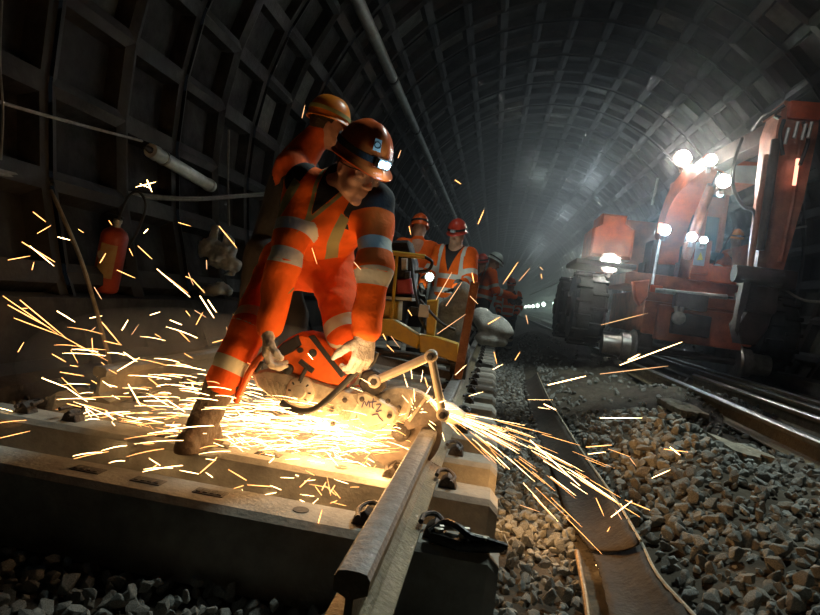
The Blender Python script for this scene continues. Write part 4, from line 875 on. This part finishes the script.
E_('wiper', M['black'], lambda b: b.tube([V(3.1, cy0 - .01, 1.75), V(3.32, cy0 - .01, 2.35)], .012, 6), cab)
E_('seat', M['black'], lambda b: (b.box((3.2, 10.3, 1.95), (.5, .5, .14), ch=.05), b.box((3.2, 10.55, 2.3), (.5, .14, .7), ch=.05)), cab)
sg = E_('warning_sign', M['white'], lambda b: b.box(P(700, 254, 9.3), (.15, .02, .34), ch=.006))
M['signy'] = mat('sign_yellow', (.75, .55, .03), .5)
E_('symbol', M['signy'], lambda b: b.prism([P(697, 260, 9.28), P(703, 260, 9.28), P(701, 252, 9.28)], (0, .008, 0)), sg)
E_('sign_panel', M['exo'], lambda b: b.box(P(701, 257, 9.36), (.24, .06, .5), ch=.01))
# boom, stick, tool
boom = E_('boom', M['exo'], lambda b: b.tube(spline([P(666, 262, 9.8), P(670, 235, 9.65), P(682, 200, 9.35), P(700, 178, 9.0), P(716, 165, 8.8)], 6), [.20] * 5 + [.25] * 14 + [.2] * 6, 4, ph=math.pi / 4))
E_('boom_end', M['exd'], lambda b: b.tube(spline([P(718, 163, 8.8), P(745, 148, 8.3), P(772, 135, 7.9), P(796, 125, 7.6)], 6), .15, 4, ph=math.pi / 4))
E_('boom_cylinder', M['exr'], lambda b: b.tube([P(686, 258, 9.3), P(700, 215, 9.0), P(712, 185, 8.75)], [.07, .07, .065], 12))
E_('piston_rod', M['chrome'], lambda b: (b.tube([P(700, 215, 9.0), P(720, 172, 8.6)], .035, 10)))
E_('piston_rod', M['chrome'], lambda b: b.tube([P(762, 121, 7.5), P(785, 106, 7.4)], .03, 10))
stick = E_('stick', M['exb'], lambda b: b.tube([P(794, 110, 7.62), P(788, 135, 7.6), P(778, 200, 7.56), P(764, 272, 7.5)], [.27, .31, .27, .2], 4, ph=math.pi / 4))
E_('stick_head', M['exo'], lambda b: b.box(P(799, 114, 7.5), (.34, .3, .2), np.stack([unit(V(1, 0, .0)), V(0, 1, 0), V(0, 0, 1)]), .03))
E_('stick_cylinder', M['exd'], lambda b: b.tube([P(776, 140, 7.3), P(768, 200, 7.25), P(760, 250, 7.2)], [.05, .05, .045], 12))
E_('hydraulic_pipe', M['exb'], lambda b: (b.tube([P(767, 155, 7.35), P(758, 215, 7.32), P(748, 280, 7.28)], .034, 8), b.tube([P(800, 140, 7.4), P(793, 200, 7.38), P(780, 262, 7.35)], .03, 8)))
E_('hose', M['black'], lambda b: [b.tube(spline(q, 6), .022, 8) for q in ([P(742, 138, 8.0), P(735, 160, 7.9), P(733, 185, 7.85), P(742, 205, 7.75), P(754, 212, 7.6), P(756, 235, 7.5)], [P(784, 120, 7.3), P(780, 135, 7.25), P(783, 155, 7.25)], [P(803, 122, 7.3), P(808, 140, 7.28), P(800, 165, 7.25)], [P(752, 130, 8.0), P(765, 115, 7.7), P(780, 118, 7.4)])])
E_('hose_sleeve', M['galv'], lambda b: [b.tube([P(x, y, 7.2), P(x - 4, y + 16, 7.2)], .02, 6) for x, y in ((806, 124), (798, 122), (789, 128), (812, 122))])
E_('tool_coupler', M['exd'], lambda b: (b.box(P(766, 279, 7.45), (.5, .4, .22), ch=.04), b.box(P(757, 298, 7.4), (.34, .3, .34), ch=.04), b.lathe(P(757, 276, 7.25), (-1, 0, 0), [(-.25, .1), (.25, .1)], 16)))
E_('grab_jaw', M['exd'], lambda b: (b.prism([P(x, y, 7.3) for x, y in ((744, 292), (764, 296), (778, 300), (768, 330), (756, 346), (742, 344), (738, 325), (747, 312))], (0, .3, 0), .02), b.prism([P(x, y, 7.2) for x, y in ((745, 275), (752, 276), (748, 300), (741, 318), (738, 336), (735, 330), (738, 310))], (0, .12, 0), .01)))
E_('step_rail', M['galv'], lambda b: b.tube([P(652, 285, 8.75), P(656, 262, 9.2), P(660, 240, 9.3)], .02, 6))
E_('indicator', M['ind'], lambda b: b.box(P(660, 228, 9.2), (.05, .04, .15)))
E_('indicator', M['ind'], lambda b: b.box(P(796, 172, 7.3), (.03, .03, .3), np.stack([V(1, 0, .0), V(0, 1, 0), V(0.0, 0, 1)])))
E_('aerial_bar', M['galv'], lambda b: (b.tube([P(652, 205, 9.6), P(658, 178, 9.5)], .02, 6)))
LAMPS = [((683, 158), 9.2, .105, 'lampw'), ((711, 160), 8.45, .07, 'lampw'), ((724, 181), 8.3, .08, 'lampw'), ((665, 230), 9.2, .075, 'lampb'), ((692, 237), 8.85, .06, 'lampb'), ((704, 240), 8.95, .045, 'lampb'), ((610, 263), 9.2, .125, 'lampw')]
for (px, Y, r_, m_) in LAMPS:
    p = P(*px, Y); d = unit(V(-.16, -1, -.1)); l = E_('lamp', M['exd'], lambda b: (b.lathe(p - d * .03, -d, [(0, r_ * 1.25), (.08, r_ * 1.2), (.13, r_ * .5)], 18), b.box(p - d * .1 - V(0, 0, r_ * 1.3), (.05, .05, .12))))
    E_('lens', M[m_], lambda b: b.lathe(p - d * .02, d, [(0, r_), (.03, r_), (.045, r_ * .6)], 18), l)
base_m = mm(helmet=M['hel2'], jacket=M['jk2'])
oh = P(736, 241, 10.1)
person(dict(head=oh, hf=V(-.1, -1, -.1), hu=V(0, 0, 1), neck=oh + V(0, .04, -.19), sh=(oh + V(-.19, .05, -.27), oh + V(.19, .05, -.27)), el=(oh + V(-.24, -.05, -.52), oh + V(.24, -.05, -.52)), wr=(oh + V(-.18, -.28, -.5), oh + V(.18, -.28, -.5)), hd=(V(0, -1, -.1), V(0, -1, -.1)), hn=(V(0, 0, -1), V(0, 0, -1)),
    hip=(oh + V(-.1, .1, -.72), oh + V(.1, .1, -.72)), kn=(oh + V(-.14, -.3, -.62), oh + V(.14, -.3, -.62)), an=(oh + V(-.14, -.36, -.85), oh + V(.14, -.36, -.85)), toe=(oh + V(-.14, -.5, -.9), oh + V(.14, -.5, -.9)), ground=(oh[2] - .94, oh[2] - .94), style='vest', torso_bands=(.3,), s=.95), 'operator in an orange helmet sitting in the excavator cab', dict(base_m), .016)

# ------------------------------------------------------------------ sparks
M['spark'] = glow('white_hot_spark', (1., .60, .24), 15); M['spark2'] = glow('orange_spark', (1., .42, .12), 5); M['spark3'] = glow('faint_spark', (1., .5, .22), 2.2)
SRC = P(428, 412, CUT - .02)
def streak_geo(p0, p1, r, sag=.0, n=4, k=4):
    p0 = np.asarray(p0, float); p1 = np.asarray(p1, float); t = unit(p1 - p0); up = V(0, 0, 1) if abs(t[2]) < .9 else V(1, 0, 0); a = unit(np.cross(t, up)); b_ = np.cross(t, a); v = []
    for i in range(n + 1):
        u_ = i / n; c = p0 + (p1 - p0) * u_ + V(0, 0, sag * 4 * u_ * (1 - u_)); rr = r * (.35 + .65 * math.sin(math.pi * min(1, .12 + u_ * .95)) ** .6)
        for j in range(k): w_ = 2 * math.pi * j / k; v.append(c + rr * (a * math.cos(w_) + b_ * math.sin(w_)))
    f = [[i * k + j, i * k + (j + 1) % k, (i + 1) * k + (j + 1) % k, (i + 1) * k + j] for i in range(n) for j in range(k)] + [list(range(k))[::-1], [n * k + j for j in range(k)]]
    return v, f
SR = np.random.default_rng(21)
class Bunch:
    def __init__(s): s.v = []; s.f = []
    def add(s, *a, **k):
        v, f = streak_geo(*a, **k); n = len(s.v); s.v += v; s.f += [[i + n for i in q] for q in f]
def floorz(x, y): return .01 if x < .11 and min(abs(y - q) for q in SL) < .1 else (float(gh(x, y)) + .04 if x > .12 else -.12)
hot, warm = Bunch(), Bunch()
# fan thrown to the left of the blade along the sleepers
for i in range(900):
    az = SR.normal(math.pi + .04, .2); el = SR.normal(.04, .13); d = V(math.cos(az) * math.cos(el), math.sin(az) * math.cos(el) , math.sin(el)); o = V(-.33 + SR.normal(0, .05), CUT + SR.normal(-.03, .03), .1 + SR.uniform(-.03, .12))
    D = SR.exponential(.34) + .02; D = min(D, 1.6); L = SR.uniform(.03, .13) * (1 + .5 * D); p0 = o + d * D - V(0, 0, .10 * D * D); p1 = o + d * (D + L) - V(0, 0, .10 * (D + L) ** 2)
    fz = floorz(p1[0], p1[1]); 
    if p1[2] < fz: p1[2] = fz + SR.uniform(.0, .05); p0[2] = max(p0[2], fz)
    (hot if SR.random() < .6 else warm).add(p0, p1, SR.uniform(.0005, .0010) * (1 + .3 * D), sag=.004)
# low skittering sparks bouncing on sleepers and bed
for i in range(330):
    x = -.4 - abs(SR.normal(0, .55)); y = SR.normal(2.48, .2) + .12 * (-x - .4); z = floorz(x, y) + abs(SR.normal(0, .07)); a = SR.normal(math.pi, .5); L = SR.uniform(.02, .09)
    (hot if SR.random() < .5 else warm).add(V(x, y, z), V(x + L * math.cos(a), y + L * math.sin(a) * .6, z + SR.normal(0, .02)), SR.uniform(.0006, .0014))
# jet thrown to the right, over the sleeper ends to the ballast
for i in range(95):
    tgt = PZ(SR.normal(600, 42), SR.normal(512, 24), -.12) if SR.random() < .75 else PZ(SR.normal(560, 60), SR.normal(470, 30), -.1)
    u0 = SR.uniform(0, .85) ** 1.3; L = SR.uniform(.06, .3); q = lambda u_: SRC + V(.02, 0, .02) + (tgt - SRC) * u_ + V(0, 0, .12 * u_ * (1 - u_))
    (hot if SR.random() < .55 else warm).add(q(u0), q(min(1, u0 + L)), SR.uniform(.0004, .0009))
for i in range(70):
    a = SR.uniform(0, 2 * math.pi); el = SR.normal(.3, .5); d = V(math.cos(a) * math.cos(el), .5 * math.sin(a), math.sin(el)); D = SR.exponential(.10); p = SRC + V(-.05, -.02, 0) + d * D
    hot.add(p, p + d * SR.uniform(.02, .07), SR.uniform(.0005, .0011))
sh1 = mesh_obj('spark_shower', hot.v, hot.f, M['spark'], None, SRC, 0); tag(sh1, 'dense white-hot spark shower bursting from the saw blade', 'sparks', kind='stuff')
sh2 = mesh_obj('spark_shower', warm.v, warm.f, M['spark2'], None, SRC, 0); tag(sh2, 'orange sparks mixed into the shower around the blade', 'sparks', kind='stuff')
# loose sparks in the air, one by one
def spark(p0, p1, r, m='spark2', sag=.0, where='left'):
    v, f = streak_geo(p0, p1, r, sag, 4, 5)
    lab, grp = {'left': ('short glowing spark streak flying loose in the dark left of the workers', 'loose sparks left of the workers'), 'mid': ('short glowing spark streak flying loose before the crew', 'loose sparks before the crew'),
        'right': ('glowing spark streak skipping over the ballast and rails on the right', 'loose sparks over the right heap'), 'low': ('short spark streak bouncing over the sleepers and saw', 'sparks bouncing over the sleepers')}[where]
    return tag(mesh_obj('spark', v, f, M[m], None, (np.asarray(p0) + np.asarray(p1)) / 2, 0), lab, 'spark', grp)
def sp(x0, y0, x1, y1, Y, px=2.2, m='spark2', where='left'): spark(P(x0, y0, Y), P(x1, y1, Y + SR.uniform(-.08, .08)), px * .8 * Y / 600 / 2, m, .0, where)
for q in ((3, 296, 58, 334, 2.9), (8, 305, 50, 328, 2.9), (14, 318, 62, 336, 2.9), (20, 300, 66, 338, 2.95), (62, 336, 108, 361, 2.9), (22, 242, 55, 262, 3.2), (30, 246, 54, 266, 3.2), (33, 212, 46, 222, 3.3), (157, 269, 190, 297, 3.0), (166, 276, 188, 293, 3.0), (192, 279, 205, 293, 3.0), (200, 296, 214, 318, 3.0), (219, 226, 237, 248, 3.2), (136, 187, 156, 182, 3.4), (147, 180, 152, 192, 3.4), (140, 184, 150, 188, 3.4), (57, 311, 75, 322, 3.0), (18, 352, 24, 342, 2.8),
          (100, 263, 106, 253, 3.2), (117, 270, 135, 278, 3.2), (138, 246, 152, 259, 3.2), (144, 233, 148, 229, 3.2), (58, 237, 70, 240, 3.2), (78, 229, 84, 233, 3.3), (90, 318, 102, 316, 3.0), (150, 315, 160, 312, 3.0), (122, 330, 128, 320, 3.0), (170, 320, 182, 325, 2.9), (178, 330, 190, 342, 2.9), (196, 325, 203, 312, 2.9), (208, 300, 216, 312, 2.9), (186, 311, 190, 316, 2.9), (100, 320, 120, 344, 2.95), (52, 354, 66, 362, 2.8), (60, 372, 84, 376, 2.7), (42, 378, 68, 388, 2.7), (0, 438, 30, 431, 2.1), (8, 260, 30, 256, 3.1), (32, 270, 34, 262, 3.1), (104, 341, 122, 345, 2.9)): sp(*q, px=SR.uniform(.7, 1.35), m='spark' if SR.random() < .45 else 'spark2')
for q in ((478, 224, 484, 210, 3.6), (506, 280, 518, 262, 4.5), (503, 284, 514, 268, 4.5), (519, 281, 530, 268, 4.5), (436, 300, 452, 272, 4.), (446, 306, 462, 282, 4.), (437, 334, 466, 314, 3.8), (472, 273, 474, 283, 3.8), (488, 324, 500, 317, 4.), (526, 315, 528, 324, 4.2), (541, 274, 542, 279, 4.5), (540, 267, 543, 270, 4.5), (455, 180, 461, 184, 3.6), (302, 118, 305, 105, 3.2), (398, 158, 401, 150, 3.), (409, 226, 411, 235, 3.), (494, 352, 497, 364, 3.), (387, 345, 394, 352, 2.8), (391, 336, 400, 348, 3.2), (425, 378, 428, 388, 2.4), (312, 248, 317, 264, 2.2), (354, 262, 361, 270, 2.2), (408, 310, 412, 316, 3.), (383, 334, 386, 340, 2.8), (470, 296, 478, 304, 3.6)): sp(*q, px=SR.uniform(.6, 1.05), m='spark2' if SR.random() < .6 else 'spark3', where='mid')
for q in ((620, 365, 682, 342, 5.0), (628, 360, 640, 354, 5.0), (600, 374, 668, 366, 4.4), (548, 385, 586, 376, 4.2), (600, 418, 642, 418, 3.8), (586, 447, 612, 445, 3.3), (588, 454, 606, 452, 3.3), (664, 449, 688, 452, 3.3), (670, 447, 680, 455, 3.3), (652, 478, 670, 470, 3.0), (630, 458, 636, 466, 3.2), (601, 325, 648, 313, 5.6), (611, 517, 632, 501, 2.6), (616, 510, 622, 520, 2.6), (606, 534, 610, 527, 2.6), (596, 498, 604, 516, 2.7), (580, 480, 640, 517, 2.8), (570, 470, 622, 505, 2.8), (530, 440, 580, 486, 2.7), (520, 505, 540, 512, 2.5), (596, 565, 602, 572, 2.4), (650, 510, 625, 500, 2.7), (544, 404, 556, 410, 3.4), (515, 360, 520, 352, 4.)): sp(*q, px=SR.uniform(.6, 1.1), m='spark' if SR.random() < .3 else ('spark2' if SR.random() < .6 else 'spark3'), where='right')
for i in range(70):
    x, y = SR.uniform(60, 330), SR.uniform(345, 430); a = math.radians(SR.normal(18, 22)); L = SR.uniform(6, 26); Y = SR.uniform(2.3, 2.75); sp(x, y, x + L * math.cos(a), y + L * math.sin(a), Y, SR.uniform(.6, 1.1), 'spark' if SR.random() < .6 else 'spark2', 'low')
for i in range(22):
    x, y = SR.uniform(5, 235), SR.uniform(215, 380); a = math.radians(SR.normal(25, 40)); L = SR.uniform(4, 16); sp(x, y, x + L * math.cos(a), y + L * math.sin(a), SR.uniform(2.7, 3.1), SR.uniform(.6, 1.0), 'spark2' if SR.random() < .7 else 'spark3', 'left')
for q in ((200, 473, 214, 461, 2.0), (214, 461, 217, 457, 2.0), (300, 487, 310, 478, 2.), (322, 490, 326, 482, 2.), (330, 493, 335, 485, 2.), (318, 524, 322, 510, 1.78), (150, 470, 158, 464, 2.)): sp(*q, px=1.3, m='spark2', where='low')

# ------------------------------------------------------------------ light
def light(kind, loc, e, col, size=.05, aim=None, spot=60, blend=.5):
    l = bpy.data.lights.new('light', kind); l.energy = e; l.color = col
    if kind == 'AREA': l.size = size
    else: l.shadow_soft_size = size
    if kind == 'SPOT': l.spot_size = math.radians(spot); l.spot_blend = blend
    o = bpy.data.objects.new('light', l); COL.objects.link(o); o.location = tuple(loc)
    if aim is not None: o.rotation_euler = Vector(np.asarray(aim, float) - np.asarray(loc, float)).to_track_quat('-Z', 'Y').to_euler()
    return o
WARM = (1., .52, .18)
light('POINT', V(-.36, 2.30, .09), 7, WARM, .06)
light('POINT', V(-.62, 2.36, .10), 8.5, WARM, .08)
light('POINT', V(-1.05, 2.62, .10), 4.5, WARM, .08)
light('POINT', V(-1.7, 2.95, .05), 1.3, WARM, .08)
light('POINT', SRC + V(.06, -.02, .06), 5, WARM, .04)
light('POINT', PZ(545, 485, .02), 4.5, WARM, .06)
light('POINT', V(-.5, 2.12, .4), 4.5, (1., .62, .3), .1)  # added fill point lighting the bending worker's torso and face
light('POINT', LAMP_AT + LAMP_F * .03, .5, (.35, .7, 1.), .02)
light('SPOT', SRC + V(.08, -.05, .12), 40, (1., .5, .16), .04, PZ(742, 462, -.1), 24, .8)  # added warm spot, standing in for spark light on the heap
light('SPOT', LAMP_AT, 22, (.75, .9, 1.), .02, LAMP_AT + LAMP_F, 75, .7)
for (px, Y, r_, m_) in LAMPS:
    p = P(*px, Y); c = (1, .96, .86) if m_ == 'lampw' else (.6, .82, 1.)
    if r_ > .055: light('SPOT', p + V(-.02, -.1, -.02), (110 if px[0] < 650 else 26) if m_ == 'lampw' else 35, c, r_, p + V(-.2, -1, -.12), 80, .8)
light('SPOT', V(1.0, 4.4, 4.9), 95, (1., .95, .9), .3, V(3.0, 8.0, 1.9), 40, .8)  # unseen spot added to brighten the excavator's front and stick
light('POINT', V(3.2, 9.9, 2.9), 4, (.9, 1., .95), .05)  # unseen point added in the cab to bring out the operator
light('SPOT', V(2.2, 5.2, 5.4), 750, (.85, 1., .93), .3, V(.7, 7.6, 0), 42, .8)  # unseen spot added to lift the ballast farther along
light('POINT', wl + V(0, -.08, 0), 3.5, (.8, 1., .9), .04)
light('SPOT', V(-.1, 3.2, 5.3), 170, (1., .95, .85), .3, V(-.6, 6.2, 1.0), 34, .8)  # unseen spot added to brighten the crew behind the trolley
light('SPOT', V(1.5, 5.3, 5.3), 820, (.84, 1., .93), .35, V(.25, 2.6, 0), 54, .7)  # unseen overhead fill spot for the sleepers and near ballast
light('POINT', V(.4, 9.0, 2.7), 13, (.85, 1., .95), .1)  # added point without a lamp, brightening the distant workers
for Y in (14, 24, 36): light('POINT', V(2.2, Y + (3 if Y == 14 else 0), 4.6), 75 if Y == 14 else 75, (.8, .95, 1.), .3)  # unseen fill points added along the tunnel to lighten the vault
for i, Y in enumerate((43, 50, 59)): light('POINT', V(4.3, Y - .8, 1.5), 60, (.75, 1., .85), .2)

# ------------------------------------------------------------------ haze
hm = bpy.data.materials.new('tunnel_smoke'); hm.use_nodes = True; nt = hm.node_tree; nt.nodes.clear()
vs = nt.nodes.new('ShaderNodeVolumeScatter'); vs.inputs['Color'].default_value = (.95, .97, 1., 1); vs.inputs['Density'].default_value = .016; vs.inputs['Anisotropy'].default_value = .7
o_ = nt.nodes.new('ShaderNodeOutputMaterial'); nt.links.new(vs.outputs[0], o_.inputs['Volume'])
sm = bpy.data.materials.new('spark_smoke'); sm.use_nodes = True; nt = sm.node_tree; nt.nodes.clear()
v2 = nt.nodes.new('ShaderNodeVolumeScatter'); v2.inputs['Color'].default_value = (1., .9, .8, 1); v2.inputs['Density'].default_value = .2; v2.inputs['Anisotropy'].default_value = .2
o2 = nt.nodes.new('ShaderNodeOutputMaterial'); nt.links.new(v2.outputs[0], o2.inputs['Volume'])
F = Field(V(-2.6, 1.9, -.3), V(.2, 3.7, .9), .05); F.ell(V(-1.25, 2.8, .16), (1.05, .5, .36), None, .1); F.ell(V(-.6, 2.6, .14), (.55, .35, .3), None, .1); F.wrinkle(.03, 6, 9); tag(F.build('smoke', sm, None, V(-1, 2.7, .1)), 'brown-lit smoke drifting low over the sleepers around the boot', 'smoke', kind='stuff')
b = MB(); b.box((1.1, 71.6, 3), (9.2, 132, 7.4)); hz = b.build('haze', hm, base=(0, 0, 0), smooth=0); tag(hz, 'thin drifting smoke haze filling the tunnel', 'haze', kind='stuff')

w = bpy.data.worlds.new('world'); SC.world = w; w.use_nodes = True; w.node_tree.nodes['Background'].inputs[0].default_value = (.01, .012, .014, 1); w.node_tree.nodes['Background'].inputs[1].default_value = .2
SC.view_settings.view_transform = 'Standard'; SC.view_settings.look = 'None'; SC.view_settings.gamma = 1; SC.view_settings.use_curve_mapping = False; SC.view_settings.exposure = 0.
SC.cycles.use_denoising = True; SC.cycles.volume_bounces = 0; SC.cycles.max_bounces = 5; SC.cycles.diffuse_bounces = 2; SC.cycles.transmission_bounces = 4; SC.cycles.sample_clamp_indirect = 4
